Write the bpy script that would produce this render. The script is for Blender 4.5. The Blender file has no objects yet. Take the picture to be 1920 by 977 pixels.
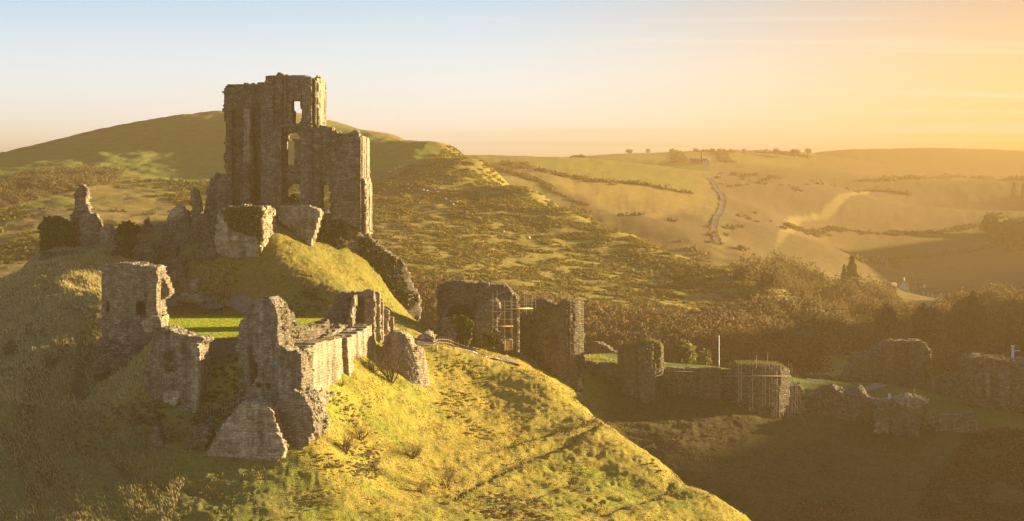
import bpy, math
import numpy as np
C = bpy.context.scene.collection
sc = bpy.context.scene

# ------------------------------------------------------------------ camera, sky, sun, exposure
FPX = 3600.0          # focal length in pixels of the 1920 px wide photograph
HOR = 370.0           # pixel row of the eye level
cam_d = bpy.data.cameras.new('camera')
cam = bpy.data.objects.new('camera', cam_d)
C.objects.link(cam)
cam_d.sensor_width = 36.0
cam_d.lens = 36.0 * FPX / 1920.0
cam_d.shift_y = -(488.5 - HOR) / 1920.0
cam_d.clip_start = 1.0
cam_d.clip_end = 30000.0
cam.location = (0, 0, 0)
cam.rotation_euler = (math.pi / 2, 0, 0)
sc.camera = cam
sc.render.resolution_x, sc.render.resolution_y = 1024, 521

SUN_AZ = math.radians(70)      # to the right of the view direction
SUN_EL = math.radians(8.6)
world = bpy.data.worlds.new('World')
sc.world = world
world.use_nodes = True
nt = world.node_tree
nt.nodes.clear()
N = nt.nodes.new
out = N('ShaderNodeOutputWorld'); bg = N('ShaderNodeBackground')
sky = N('ShaderNodeTexSky')
sky.sky_type = 'NISHITA'; sky.sun_disc = False
sky.sun_elevation = SUN_EL; sky.sun_rotation = SUN_AZ
sky.altitude = 60; sky.air_density = 1.0; sky.dust_density = 1.0; sky.ozone_density = 3.0
# thin high cloud: streaks of ice cloud as a procedural layer on the sky direction
tc = N('ShaderNodeTexCoord')
sep = N('ShaderNodeSeparateXYZ'); nt.links.new(tc.outputs['Generated'], sep.inputs[0])
addz = N('ShaderNodeMath'); addz.operation = 'ADD'; addz.inputs[1].default_value = 0.06
nt.links.new(sep.outputs['Z'], addz.inputs[0])
mx = N('ShaderNodeMath'); mx.operation = 'MAXIMUM'; mx.inputs[1].default_value = 0.02
nt.links.new(addz.outputs[0], mx.inputs[0])
dx = N('ShaderNodeMath'); dx.operation = 'DIVIDE'; nt.links.new(sep.outputs['X'], dx.inputs[0]); nt.links.new(mx.outputs[0], dx.inputs[1])
dy = N('ShaderNodeMath'); dy.operation = 'DIVIDE'; nt.links.new(sep.outputs['Y'], dy.inputs[0]); nt.links.new(mx.outputs[0], dy.inputs[1])
cmb = N('ShaderNodeCombineXYZ'); nt.links.new(dx.outputs[0], cmb.inputs['X']); nt.links.new(dy.outputs[0], cmb.inputs['Y'])
mp = N('ShaderNodeMapping'); mp.inputs['Rotation'].default_value = (0, 0, math.radians(-14))
mp.inputs['Scale'].default_value = (0.10, 0.8, 1)
nt.links.new(cmb.outputs[0], mp.inputs['Vector'])
nz = N('ShaderNodeTexNoise'); nz.inputs['Scale'].default_value = 1.0; nz.inputs['Detail'].default_value = 6
nz.inputs['Roughness'].default_value = 0.55; nz.inputs['Distortion'].default_value = 0.35
nt.links.new(mp.outputs[0], nz.inputs['Vector'])
rm = N('ShaderNodeMapRange'); rm.inputs['From Min'].default_value = 0.50; rm.inputs['From Max'].default_value = 0.62
rm.inputs['To Max'].default_value = 0.85
nt.links.new(nz.outputs['Fac'], rm.inputs['Value'])
mixc = N('ShaderNodeMix'); mixc.data_type = 'RGBA'; mixc.blend_type = 'MIX'
SKYTINT = N('ShaderNodeMix'); SKYTINT.data_type = 'RGBA'; SKYTINT.blend_type = 'MULTIPLY'
SKYTINT.inputs['Factor'].default_value = 1.0
nt.links.new(sky.outputs['Color'], SKYTINT.inputs[6]); SKYTINT.inputs[7].default_value = (1.0, 1.0, 1.0, 1)
cl = N('ShaderNodeMix'); cl.data_type = 'RGBA'; cl.blend_type = 'MULTIPLY'; cl.inputs['Factor'].default_value = 1
nt.links.new(SKYTINT.outputs[2], cl.inputs[6]); cl.inputs[7].default_value = (1.5, 1.18, 1.0, 1)
nt.links.new(SKYTINT.outputs[2], mixc.inputs[6]); nt.links.new(cl.outputs[2], mixc.inputs[7])
nt.links.new(rm.outputs[0], mixc.inputs['Factor'])
# low morning air: warm towards the horizon and the sun, blue above; fades into the plain sky higher up
def wmath(op, a, b_=None, c_=None, clamp=False):
    m = N('ShaderNodeMath'); m.operation = op; m.use_clamp = clamp
    for i, v in enumerate((a, b_, c_)):
        if v is None: continue
        if isinstance(v, (int, float)): m.inputs[i].default_value = v
        else: nt.links.new(v, m.inputs[i])
    return m.outputs[0]
def wmix(f, a, b_):
    m = N('ShaderNodeMix'); m.data_type = 'RGBA'
    for i, v in ((0, f), (6, a), (7, b_)):
        if isinstance(v, (int, float)): m.inputs[i].default_value = v
        elif isinstance(v, tuple): m.inputs[i].default_value = (*v, 1)
        else: nt.links.new(v, m.inputs[i])
    return m.outputs[2]
def wrange(v, a, b_):
    m = N('ShaderNodeMapRange'); m.interpolation_type = 'SMOOTHSTEP'
    nt.links.new(v, m.inputs[0]); m.inputs[1].default_value = a; m.inputs[2].default_value = b_
    return m.outputs[0]
SS = 3.45
hx = wmath('ARCTAN2', sep.outputs['X'], sep.outputs['Y'])          # azimuth from the view axis
az = wrange(hx, -0.05, 0.30); elv = sep.outputs['Z']
def lin(r, g, b_): return tuple((c / 255) ** 2.2 * SS for c in (r, g, b_))
low = wmix(az, lin(300, 312, 304), lin(292, 248, 136))
mid = wmix(az, lin(266, 286, 294), lin(276, 238, 164))
top = wmix(az, lin(152, 206, 246), lin(200, 168, 146))
g1 = wmix(wrange(elv, 0.005, 0.055), low, mid)
g2 = wmix(wrange(elv, 0.02, 0.125), g1, top)
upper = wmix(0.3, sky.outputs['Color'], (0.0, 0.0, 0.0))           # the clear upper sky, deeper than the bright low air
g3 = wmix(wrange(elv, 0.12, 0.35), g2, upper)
clouded = wmix(wmath('MULTIPLY', wmath('MULTIPLY', rm.outputs[0], wrange(elv, 0.2, 0.1)), wrange(hx, -0.15, 0.1)), g3, lin(262, 262, 236))
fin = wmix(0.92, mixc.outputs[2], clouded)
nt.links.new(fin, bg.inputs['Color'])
bg.inputs['Strength'].default_value = 0.05
nt.links.new(bg.outputs[0], out.inputs['Surface'])

sun_d = bpy.data.lights.new('sun', 'SUN')
sun_d.energy = 5.0; sun_d.angle = math.radians(0.7); sun_d.color = (1.0, 0.77, 0.40)
sun = bpy.data.objects.new('sun', sun_d); C.objects.link(sun)
SD = (math.cos(SUN_EL) * math.sin(SUN_AZ), math.cos(SUN_EL) * math.cos(SUN_AZ), math.sin(SUN_EL))
from mathutils import Vector
sun.rotation_euler = Vector(SD).to_track_quat('Z', 'Y').to_euler()
sun.location = (300, 100, 150)
vs = sc.view_settings
vs.view_transform = 'Standard'; vs.look = 'None'; vs.gamma = 1; vs.use_curve_mapping = False
vs.exposure = 2.9
sc.render.engine = 'CYCLES'
sc.cycles.use_denoising = True
sc.cycles.max_bounces = 6; sc.cycles.diffuse_bounces = 3; sc.cycles.volume_bounces = 1
sc.cycles.transparent_max_bounces = 8
# ------------------------------------------------------------------ numpy noise
def _hash(ix, iy, iz, seed):
    h = (ix.astype(np.int64) * 374761393 + iy.astype(np.int64) * 668265263 + iz.astype(np.int64) * 2147483647 + seed * 1274126177) & 0xffffffff
    h = ((h ^ (h >> 13)) * 1274126177) & 0xffffffff
    h = (h ^ (h >> 16)) & 0xffffff
    return h / float(0xffffff)
def vnoise(x, y, z=None, seed=0):
    x = np.asarray(x, float); y = np.asarray(y, float)
    z = np.zeros_like(x) if z is None else np.asarray(z, float)
    ix = np.floor(x).astype(np.int64); iy = np.floor(y).astype(np.int64); iz = np.floor(z).astype(np.int64)
    fx = x - ix; fy = y - iy; fz = z - iz
    fx = fx * fx * (3 - 2 * fx); fy = fy * fy * (3 - 2 * fy); fz = fz * fz * (3 - 2 * fz)
    r = 0
    flat = not np.any(fz)
    for dz in ((0,) if flat else (0, 1)):
        wz = 1.0 if flat else (fz if dz else 1 - fz)
        for dy in (0, 1):
            wy = fy if dy else 1 - fy
            for dx in (0, 1):
                wx = fx if dx else 1 - fx
                r = r + wx * wy * wz * _hash(ix + dx, iy + dy, iz + dz, seed)
    return r * 2 - 1
def fbm(x, y, z=None, oct=4, seed=0, gain=0.5):
    a = 1.0; s = 0; t = 0; f = 1.0
    for o in range(oct):
        s = s + a * vnoise(np.asarray(x) * f + 17.3 * o, np.asarray(y) * f - 9.1 * o, None if z is None else np.asarray(z) * f, seed + o)
        t += a; a *= gain; f *= 2.03
    return s / t
def sstep(a, b, x):
    t = np.clip((x - a) / (b - a), 0, 1)
    return t * t * (3 - 2 * t)

# ------------------------------------------------------------------ terrain
def W(px, Y, Z): return ((px - 960) / FPX, Y, Z)
def Q(px, py, Y): return ((px - 960) / FPX, Y, -(py - HOR) / FPX * Y)
LZ = -17.3
pts = []
# inner bailey lawn
for a in [(310,275),(400,275),(490,276),(600,271),(290,256),(400,255),(500,255),(590,255),(655,262),(300,240),(400,240),(480,240),(340,233),(440,233),(560,243),(540,231),(640,250),(330,285),(400,284)]:
    pts.append(W(a[0], a[1], LZ))
# motte
pts += [Q(400,520,289), Q(450,560,283), Q(520,592,279), Q(600,597,274.5), Q(665,556,282), Q(700,592,283), W(715,276,-18.6), Q(495,425,293), Q(560,478,290),
        Q(620,525,287), Q(655,548,285), Q(450,490,289), Q(510,530,284), Q(570,560,281), Q(420,440,297), Q(575,455,295), Q(350,500,291), Q(370,565,286), Q(330,560,288)]
# keep plateau
pts += [W(430,302,-3.6), W(500,302,-3.6), W(560,302,-5.0), W(640,304,-4.6), W(690,306,-6.5), W(450,322,-3.5), W(560,322,-4), W(650,318,-7),
        Q(380,410,304), Q(300,440,302), Q(250,452,300), Q(150,466,300), Q(80,474,299), Q(330,420,315), Q(200,440,315)]
pts += [Q(80,494,293), Q(250,494,290), Q(330,480,296), Q(320,530,290), Q(300,560,287)]
pts += [W(740,300,-17.5), W(780,300,-20.5), W(800,292,-19.5), W(700,298,-14), W(650,297,-10.5), W(615,298,-8), W(760,310,-19), W(720,312,-14), W(720,290,-16.8), W(770,283,-19), W(850,300,-20)]
# behind the keep
pts += [W(450,350,-20), W(600,345,-24), W(300,345,-18), W(100,335,-20), W(0,325,-24), W(720,335,-28), W(830,345,-34), W(-100,310,-27),
        W(450,385,-38), W(250,385,-36), W(50,370,-36), W(700,380,-42), W(-300,340,-38)]
# left bank
pts += [Q(75,494,284), Q(130,492,284), Q(190,496,282), Q(0,566,272), Q(-80,620,264), Q(100,580,262), Q(170,600,256), Q(60,690,240), Q(0,740,230), Q(140,700,240), W(215,262,-13.4), W(245,266,-13.6),
        Q(0,850,216), Q(0,977,204), Q(200,977,203), Q(400,977,203), Q(600,977,206), Q(800,977,212), Q(1000,977,219), Q(1200,977,227), Q(1390,972,236),
        Q(185,712,240), Q(250,676,241.5), Q(300,640,242), Q(145,745,234), Q(280,742,228), Q(360,775,226), Q(200,830,221), Q(300,852,217), Q(420,850,217), Q(540,850,217), Q(590,835,219),
        Q(440,785,222), Q(400,765,226), Q(410,730,229), Q(330,640,235), Q(440,690,230)]
# right flank of the castle hill
pts += [Q(620,775,230), Q(665,742,238), Q(700,692,250), Q(745,702,252), Q(812,738,254), Q(790,738,251), Q(735,725,247), Q(800,655,268), Q(830,656,268), Q(900,668,270), Q(950,681,270), Q(1000,694,269),
        Q(1050,726,267), Q(1095,762,263), Q(1150,803,258), Q(1200,836,254), Q(1250,870,250), Q(1330,928,242), Q(700,800,235), Q(800,800,243), Q(900,800,249), Q(1000,800,253),
        Q(700,900,222), Q(850,900,230), Q(1000,900,237), Q(1150,900,241), Q(1250,930,239), Q(850,720,260), Q(950,750,260)]
pts += [W(800,283,-20), Q(850,650,284), Q(950,682,286), Q(1000,700,288), W(1060,292,-29.5), W(1100,285,-33), W(1150,278,-37), W(1250,266,-42), W(1390,250,-46), W(1120,295,-31.5), W(1000,305,-24)]
# slope below the outer bailey
pts += [Q(1200,757,298), Q(1300,748,301), Q(1420,782,297), Q(1480,800,297), Q(1560,785,303), Q(1690,832,298), Q(1800,815,302), Q(1920,840,300), Q(1250,820,285), Q(1350,850,281), Q(1300,900,269),
        Q(1500,977,262), Q(1450,900,276), Q(1600,900,279), Q(1800,977,263), Q(1800,900,281), Q(1920,977,264), Q(2100,920,275), W(1500,225,-54), W(1900,225,-55)]
# outer bailey
pts += [Q(1125,664,330), Q(1125,690,306), Q(1200,710,312), Q(1350,720,312), Q(1450,725,315), Q(1550,740,318), Q(1550,718,345), Q(1650,745,322), Q(1650,722,350), Q(1750,760,318), Q(1850,790,309), Q(1850,760,330),
        Q(1750,735,345), Q(2000,790,320), Q(1200,690,340), Q(1350,705,345)]
# gap behind the castle
pts += [W(900,370,-44), W(1050,375,-45), W(1200,378,-46), W(1350,385,-46), W(1550,400,-47), W(1750,400,-47), W(1950,400,-46), W(2200,400,-46)]
# east hill face
pts += [Q(800,560,440), Q(800,640,415), Q(1000,610,428), Q(1000,655,410), Q(1200,640,420), Q(1350,670,410), Q(750,450,530), Q(900,450,540), Q(1000,500,510), Q(1100,550,470), Q(1200,570,462), Q(1300,600,448),
        Q(1400,615,440), Q(1460,650,430), Q(750,350,650), Q(700,320,690), Q(850,300,705), Q(900,370,630), Q(1000,420,580), Q(1100,460,550), Q(1200,500,525), Q(1300,535,500), Q(1390,560,485),
        Q(615,300,720), Q(500,300,740), Q(300,330,700), Q(200,330,690), Q(0,350,650), Q(-150,400,600), Q(0,480,500), Q(200,440,530), Q(350,400,600), Q(0,550,440), Q(-200,500,480), Q(600,400,600), Q(150,400,580)]
ridge = [(-400,380,700),(-200,335,760),(0,290,800),(150,254,830),(300,224,860),(415,214,870),(530,216,870),(615,228,850),(700,249,810),(770,265,770),(830,277,735),(859,280,720),(915,305,690),(1010,356,640),(1104,404,600),(1198,446,570),(1292,484,545),(1377,512,522),(1433,535,505),(1471,568,485),(1500,620,465)]
pts += [Q(*r) for r in ridge]
pts += [W(-400,1000,-20), W(-200,1000,-5), W(0,1000,8), W(300,1050,20), W(500,1050,18), W(700,980,6), W(850,830,2), W(915,770,-8), W(1010,715,-18), W(1104,675,-27), W(1198,645,-33), W(1292,615,-38), W(1377,590,-41), W(1460,560,-43), W(1530,520,-44)]
# middle hills
pts += [Q(1010,345,890), Q(950,315,1000), Q(900,291,1130), Q(1000,294,1180), Q(1090,298,1200), Q(1150,340,1000), Q(1100,380,870), Q(1200,405,800), Q(1200,350,950), Q(1200,318,1120), Q(1290,350,1000), Q(1340,405,850), Q(1290,450,760), Q(1390,500,690),
        Q(1340,450,770), Q(1250,430,770), Q(1300,325,1150), Q(880,292,1100), Q(820,300,1150), W(900,1400,8), W(1050,1420,10)]
pts += [Q(1110,297,1600), Q(1150,291,1700), Q(1200,287,1800), Q(1300,284,1850), Q(1400,283,1900), Q(1500,285,1950), Q(1250,305,1500), Q(1400,310,1500), Q(1500,330,1300), Q(1450,400,950), Q(1600,355,1450), Q(1520,450,850), Q(1430,470,800), Q(1620,330,1700)]
pts += [Q(1550,283,2600), Q(1640,281,2800), Q(1720,279,2900), Q(1800,285,3000), Q(1860,295,3050), Q(1900,305,3100), Q(1960,307,3200), Q(1700,322,2200), Q(1900,330,2200), Q(1750,400,1300), Q(1900,400,1300), Q(1600,450,1000), Q(1900,450,1050),
        Q(1600,500,950), Q(1900,500,950), Q(1750,560,830), Q(1500,555,700), Q(1900,565,810), Q(1600,640,600), Q(1900,640,600), Q(1750,655,620), Q(1500,680,480), Q(1700,690,480), Q(1780,350,1800)]
pts += [W(0,3000,-10), W(-400,2000,-20), W(600,2200,0), W(1000,2500,25), W(1300,2600,20), W(1500,4200,25), W(1900,4600,20), W(2500,4600,20), W(1720,3600,45), W(960,5000,0), W(0,7000,-20), W(2000,8000,-10),
        W(2400,300,-40), W(2931,420,-25), W(2616,500,-25), W(2340,600,-28), W(4600,312,-4), W(4100,367,9), W(3703,420,12), W(3264,500,18), W(2880,600,12), W(2606,700,-8), W(2450,850,-18), W(2500,1000,25), W(2500,1500,45), W(3984,500,0), W(5200,380,-12), W(2400,3000,50), W(-500,250,-44), W(-700,400,-40), W(-600,700,-5), W(900,140,-45), W(0,140,-46), W(1900,140,-60), W(-600,140,-55), W(3500,1500,10), W(5000,800,-30), W(5000,3000,30), W(3000,200,-50), W(-2000,400,-40), W(-2000,1200,-10)]  # includes an unseen hill added on the right to shade valley and outer bailey
CP = np.array(pts)
KL = np.column_stack([CP[:, 0], np.log(CP[:, 1])])
CC = 0.012
def _kern(A, B):
    d2 = (A[:, None, 0] - B[None, :, 0]) ** 2 + (A[:, None, 1] - B[None, :, 1]) ** 2
    return np.sqrt(d2 + CC * CC)
_n = len(KL)
_A = np.zeros((_n + 3, _n + 3)); _A[:_n, :_n] = _kern(KL, KL) - np.eye(_n) * 0.0008
_A[:_n, _n] = 1; _A[:_n, _n + 1:] = KL; _A[_n, :_n] = 1; _A[_n + 1:, :_n] = KL.T
_w = np.linalg.solve(_A, np.concatenate([CP[:, 2] / CP[:, 1] ** 0, [0, 0, 0]]))
def base_h(X, Y):
    X = np.asarray(X, float).ravel(); Y = np.asarray(Y, float).ravel()
    r = np.empty(len(X)); 
    for i in range(0, len(X), 20000):
        P = np.column_stack([X[i:i+20000] / Y[i:i+20000], np.log(Y[i:i+20000])])
        r[i:i+20000] = _kern(P, KL) @ _w[:_n] + _w[_n] + P @ _w[_n + 1:]
    return r
LAWN = np.array([(-52,283),(-45,243),(-41,238),(-36.5,234.5),(-31.5,234),(-28.5,236.5),(-28.2,243),(-26.8,254),(-25.2,262),(-24.5,270),(-27,275),(-36,280)], float)
def poly_sd(px, py, poly):
    """signed distance, negative inside"""
    px = np.asarray(px, float); py = np.asarray(py, float)
    d = np.full(px.shape, 1e18); ins = np.zeros(px.shape, bool)
    n = len(poly); j = n - 1
    for i in range(n):
        ax, ay = poly[j]; bx, by = poly[i]
        ex, ey = bx - ax, by - ay
        wx, wy = px - ax, py - ay
        t = np.clip((wx * ex + wy * ey) / max(ex * ex + ey * ey, 1e-12), 0, 1)
        d = np.minimum(d, (wx - ex * t) ** 2 + (wy - ey * t) ** 2)
        c = ((ay > py) != (by > py))
        if ey != 0:
            ins ^= c & (px < ex * (py - ay) / ey + ax)
        j = i
    d = np.sqrt(d)
    return np.where(ins, -d, d)
def lawn_mask(X, Y):
    return sstep(1.2, -0.6, poly_sd(X, Y, LAWN))
def ground_h(X, Y, detail=True):
    X = np.asarray(X, float); Y = np.asarray(Y, float); shp = X.shape
    X = X.ravel(); Y = Y.ravel()
    h = base_h(X, Y)
    lm = lawn_mask(X, Y)
    h = h * (1 - lm) + LZ * lm
    rough = 1 - lm
    near = sstep(900, 300, Y)
    h = h + rough * fbm(X / 9, Y / 9, oct=3, seed=3) * 0.55 * sstep(150, 230, Y)
    far = sstep(350, 600, Y)
    h = h + far * fbm(X / 60, Y / 60, oct=4, seed=5) * np.minimum(1.2, Y / 600)
    if detail:
        nr = sstep(330, 290, Y)
        # tussocks and trodden terraces on the castle hill
        h = h + rough * nr * (fbm(X / 1.7, Y / 1.7, oct=3, seed=11) * 0.20 + np.abs(fbm(X / 0.8 + 5, Y / 0.8, oct=2, seed=12)) * 0.16)
        lbk = sstep(-0.14, -0.2, X / Y)
        h = h + rough * nr * lbk * (fbm(X / 2.6 + Y / 6, Y / 5 - X / 8, oct=4, seed=14) * 0.5)
        ter = np.sin((h * 1.0 + fbm(X / 7, Y / 7, oct=2, seed=13) * 1.6) * 5.2)
        h = h + rough * nr * ter * 0.05
        h = h + far * fbm(X / 6, Y / 6, oct=3, seed=15) * 0.35
    return h.reshape(shp)
# ------------------------------------------------------------------ helpers
def mesh_np(name, V, F, mats=None, attrs=None, smooth=False, midx=None):
    """V (n,3), F (m,k) with k = 3 or 4"""
    V = np.ascontiguousarray(V, np.float32); F = np.ascontiguousarray(F, np.int32)
    me = bpy.data.meshes.new(name)
    me.vertices.add(len(V)); me.vertices.foreach_set('co', V.ravel())
    k = F.shape[1]
    me.loops.add(F.size); me.loops.foreach_set('vertex_index', F.ravel())
    me.polygons.add(len(F)); me.polygons.foreach_set('loop_start', np.arange(0, F.size, k, dtype=np.int32))
    if smooth: me.polygons.foreach_set('use_smooth', np.ones(len(F), bool))
    if midx is not None: me.polygons.foreach_set('material_index', np.asarray(midx, np.int32))
    me.update(calc_edges=True)
    for key, arr in (attrs or {}).items():
        a = me.attributes.new(key, 'FLOAT_COLOR', 'POINT')
        c = np.ones((len(V), 4), np.float32); c[:, :3] = arr
        a.data.foreach_set('color', c.ravel())
    for m in (mats if isinstance(mats, (list, tuple)) else [mats] if mats else []): me.materials.append(m)
    return me
def link(name, me, parent=None, loc=None, rz=0, **props):
    o = bpy.data.objects.new(name, me); C.objects.link(o)
    if loc is not None: o.location = loc
    o.rotation_euler = (0, 0, rz)
    if parent is not None: o.parent = parent
    for k, v in props.items(): o[k] = v
    return o
def mat(name):
    m = bpy.data.materials.new(name); m.use_nodes = True
    t = m.node_tree; b = t.nodes['Principled BSDF']
    b.inputs['Roughness'].default_value = 0.95
    b.inputs['Specular IOR Level'].default_value = 0.12
    return m, t, b
def ramp(t, src, stops, interp='LINEAR'):
    r = t.nodes.new('ShaderNodeValToRGB'); r.color_ramp.interpolation = interp
    e = r.color_ramp.elements
    while len(e) < len(stops): e.new(0.5)
    for q, (p, c) in zip(e, stops): q.position = p; q.color = (*c, 1) if len(c) == 3 else c
    t.links.new(src, r.inputs['Fac']); return r
def noise(t, vec, scale, detail=4, rough=0.6, dist=0.0, sc3=None):
    n = t.nodes.new('ShaderNodeTexNoise'); n.inputs['Scale'].default_value = scale
    n.inputs['Detail'].default_value = detail; n.inputs['Roughness'].default_value = rough; n.inputs['Distortion'].default_value = dist
    if sc3:
        m = t.nodes.new('ShaderNodeMapping'); m.inputs['Scale'].default_value = sc3
        t.links.new(vec, m.inputs['Vector']); vec = m.outputs[0]
    t.links.new(vec, n.inputs['Vector']); return n
def mixrgb(t, a, b, fac, mode='MIX'):
    m = t.nodes.new('ShaderNodeMix'); m.data_type = 'RGBA'; m.blend_type = mode
    for s, v in ((6, a), (7, b), (0, fac)):
        if isinstance(v, (int, float)): m.inputs[s].default_value = v
        elif isinstance(v, tuple): m.inputs[s].default_value = (*v, 1)
        else: t.links.new(v, m.inputs[s])
    return m.outputs[2]
def bump(t, b, h, strength, dist):
    n = t.nodes.new('ShaderNodeBump'); n.inputs['Strength'].default_value = strength; n.inputs['Distance'].default_value = dist
    t.links.new(h, n.inputs['Height']); t.links.new(n.outputs[0], b.inputs['Normal'])

_YS = np.concatenate([np.arange(190, 352, 0.5), np.exp(np.linspace(np.log(352), np.log(7000), 420))])
_hc = {}
def ray_profile(px):
    k = round(px)
    if k not in _hc:
        u = (k - 960) / FPX
        h = ground_h(u * _YS, _YS, False); _hc[k] = HOR - h / _YS * FPX
    return _hc[k]
def hit(px, py, ymin=0, ymax=1e9):
    """world point where the ground shows at this pixel"""
    pr = ray_profile(px)
    rg = (_YS >= ymin) & (_YS <= ymax)
    ok = rg & (pr <= py)
    i = int(np.argmax(ok)) if ok.any() else int(np.argmin(np.where(rg, pr, 1e9)))
    Y = _YS[i]
    if ok.any() and i > 0 and pr[i - 1] > py:
        t = (pr[i - 1] - py) / (pr[i - 1] - pr[i]); Y = _YS[i - 1] + t * (_YS[i] - _YS[i - 1])
    X = (px - 960) / FPX * Y
    return X, Y
def gz(X, Y): return float(ground_h(np.array([X]), np.array([Y]), False)[0])
def hitpoly(poly, ymin=0, ymax=1e9): return np.array([hit(a, b, ymin, ymax) for a, b in poly])
rng = np.random.default_rng(7)

# ------------------------------------------------------------------ ground
us = np.concatenate([np.linspace(-1.6, -0.34, 50)[:-1], np.linspace(-0.34, -0.28, 50)[:-1], np.linspace(-0.28, 0.28, 820), np.linspace(0.28, 0.34, 50)[1:], np.linspace(0.34, 2.2, 70)[1:]])
ys = np.concatenate([np.linspace(60, 195, 30)[:-1], np.arange(195, 345, 0.32), np.linspace(345, 760, 330), np.exp(np.linspace(np.log(762), np.log(12000), 210))])
Uu, Yy = np.meshgrid(us, ys)
GX = Uu * Yy; GY = Yy
GZ = ground_h(GX, GY)
fx, fy = GX.ravel(), GY.ravel()
# surface cover: what grows there
def blend(col, c, m): return col * (1 - m[:, None]) + np.array(c) * m[:, None]
nA = fbm(fx / 14, fy / 14, oct=4, seed=21); nB = fbm(fx / 3.1, fy / 3.1, oct=4, seed=22); nC = fbm(fx / 55, fy / 55, oct=4, seed=23); nD = fbm(fx / 1.1, fy / 1.1, oct=2, seed=24)
gfac = sstep(-0.25, 0.5, nA * 0.6 + nB * 0.5 - 0.12 * sstep(-0.1, 0.05, fx / fy))
col = np.outer(1 - gfac, (0.30, 0.24, 0.045)) + np.outer(gfac, (0.195, 0.225, 0.028))
U = fx / fy
# bleached winter grass on the north flank
lb = sstep(-0.155, -0.21, U + nA * 0.03) * (fy < 330)
stk = fbm(fx / 1.6 + fy / 5, fy / 7 - fx / 9, oct=4, seed=27)
lb = lb * (0.35 + 0.65 * sstep(222, 240, fy + nA * 8))
col = blend(col, (0.27, 0.215, 0.10), lb * 0.95 * (0.62 + 0.38 * sstep(-.3, .3, nB * .5 + stk)))
col = blend(col, (0.12, 0.12, 0.05), lb * sstep(0.05, 0.4, stk * .6 + nA * .6) * .35)
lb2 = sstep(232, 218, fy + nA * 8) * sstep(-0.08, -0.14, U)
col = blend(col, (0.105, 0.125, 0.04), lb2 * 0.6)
# brown, grazed-out upper right shoulder
sh = sstep(245, 262, fy + nA * 10) * (U > -0.06) * (fy < 290)
col = blend(col, (0.32, 0.245, 0.05), sh * 0.5)
# motte
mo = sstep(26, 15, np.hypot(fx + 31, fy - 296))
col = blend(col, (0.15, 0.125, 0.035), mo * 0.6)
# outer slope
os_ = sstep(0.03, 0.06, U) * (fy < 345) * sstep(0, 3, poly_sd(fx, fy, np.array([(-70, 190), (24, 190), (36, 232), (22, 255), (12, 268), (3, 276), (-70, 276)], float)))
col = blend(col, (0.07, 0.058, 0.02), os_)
lm = lawn_mask(fx, fy)
lg = sstep(-0.5, 0.5, nB)
col = blend(col, (0.17, 0.20, 0.02), lm)
col = blend(col, (0.24, 0.2, 0.05), lm * sstep(0.0, 0.5, nB + .4 * nD) * .5)
outl = sstep(0.03, 0.06, U) * sstep(302, 312, fy) * (fy < 375)
col = blend(col, (0.115, 0.16, 0.03), outl * 0.8)
# gravel apron under the lawn edge
ga = np.array([(-39, 235), (-39.5, 231.5), (-31, 230.5), (-30, 233.7)], float)
col = blend(col, (0.13, 0.10, 0.075), sstep(.5, -.3, poly_sd(fx, fy, ga)))
# far land
farm = sstep(360, 400, fy)
scrub = np.outer(np.ones(len(fx)), (0.19, 0.145, 0.05)) + nB[:, None] * 0.02
scrub = scrub * (1 + 0.25 * nC[:, None])
gg = sstep(-0.1, 0.35, nA + nC * 0.5)
scrub = blend(scrub, (0.2, 0.19, 0.045), gg * 0.7)
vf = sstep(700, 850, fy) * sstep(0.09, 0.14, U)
scrub = blend(scrub, (0.12, 0.085, 0.035), vf * .85)  # valley floor colour lowered to read as haze and shade
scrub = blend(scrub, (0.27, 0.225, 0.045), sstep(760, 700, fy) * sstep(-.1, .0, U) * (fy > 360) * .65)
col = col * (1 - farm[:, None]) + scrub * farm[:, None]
def paint(poly, c, ymin, soft=3.0, amt=1.0, wob=2.0, ymax=1e9):
    global col
    P = hitpoly(poly, ymin, ymax)
    x0, y0 = P.min(0) - 12; x1, y1 = P.max(0) + 12
    sel = np.where((fx > x0) & (fx < x1) & (fy > y0) & (fy < y1))[0]
    if len(sel) == 0: return
    d = poly_sd(fx[sel], fy[sel], P) + wob * nA[sel]
    m = sstep(soft, -soft, d) * amt
    col[sel] = blend(col[sel], c, m)
pasture = [(-60,345),(100,330),(240,322),(330,345),(420,345),(560,335),(700,318),(760,312),(800,300),(830,282),(770,266),(700,251),(615,230),(530,218),(415,217),(300,227),(150,257),(0,293),(-60,310)]
paint([(925,314),(1010,340),(1100,372),(1190,405),(1300,402),(1340,420),(1345,500),(1290,482),(1190,442),(1090,398),(1000,350)], (0.10, 0.07, 0.035), 600, 4, .85, ymax=1000)  # combe behind the spur painted dark to read as shade
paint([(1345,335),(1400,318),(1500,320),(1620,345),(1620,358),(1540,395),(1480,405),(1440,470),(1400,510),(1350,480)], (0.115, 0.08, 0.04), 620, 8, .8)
paint(pasture, (0.18, 0.22, 0.05), 560, 4, 1, ymax=900)
paint([(0,392),(60,372),(150,376),(240,366),(140,392)], (0.13, 0.145, 0.035), 480, 5, .8)
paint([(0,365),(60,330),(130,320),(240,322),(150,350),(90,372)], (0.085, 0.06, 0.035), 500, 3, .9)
paint([(905,294),(1000,297),(1090,300),(1180,312),(1312,335),(1290,357),(1200,343),(1090,322),(980,304),(900,300)], (0.17, 0.165, 0.035), 800, 4, 1)
paint([(1010,318),(1080,330),(1200,350),(1310,365),(1270,398),(1225,408),(1160,400),(1100,372),(1050,345)], (0.26, 0.185, 0.055), 800, 4, 1)
paint([(1060,300),(1120,300),(1330,300),(1340,320),(1335,332),(1240,325),(1160,308)], (0.15, 0.17, 0.035), 1150, 5, 1)
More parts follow.
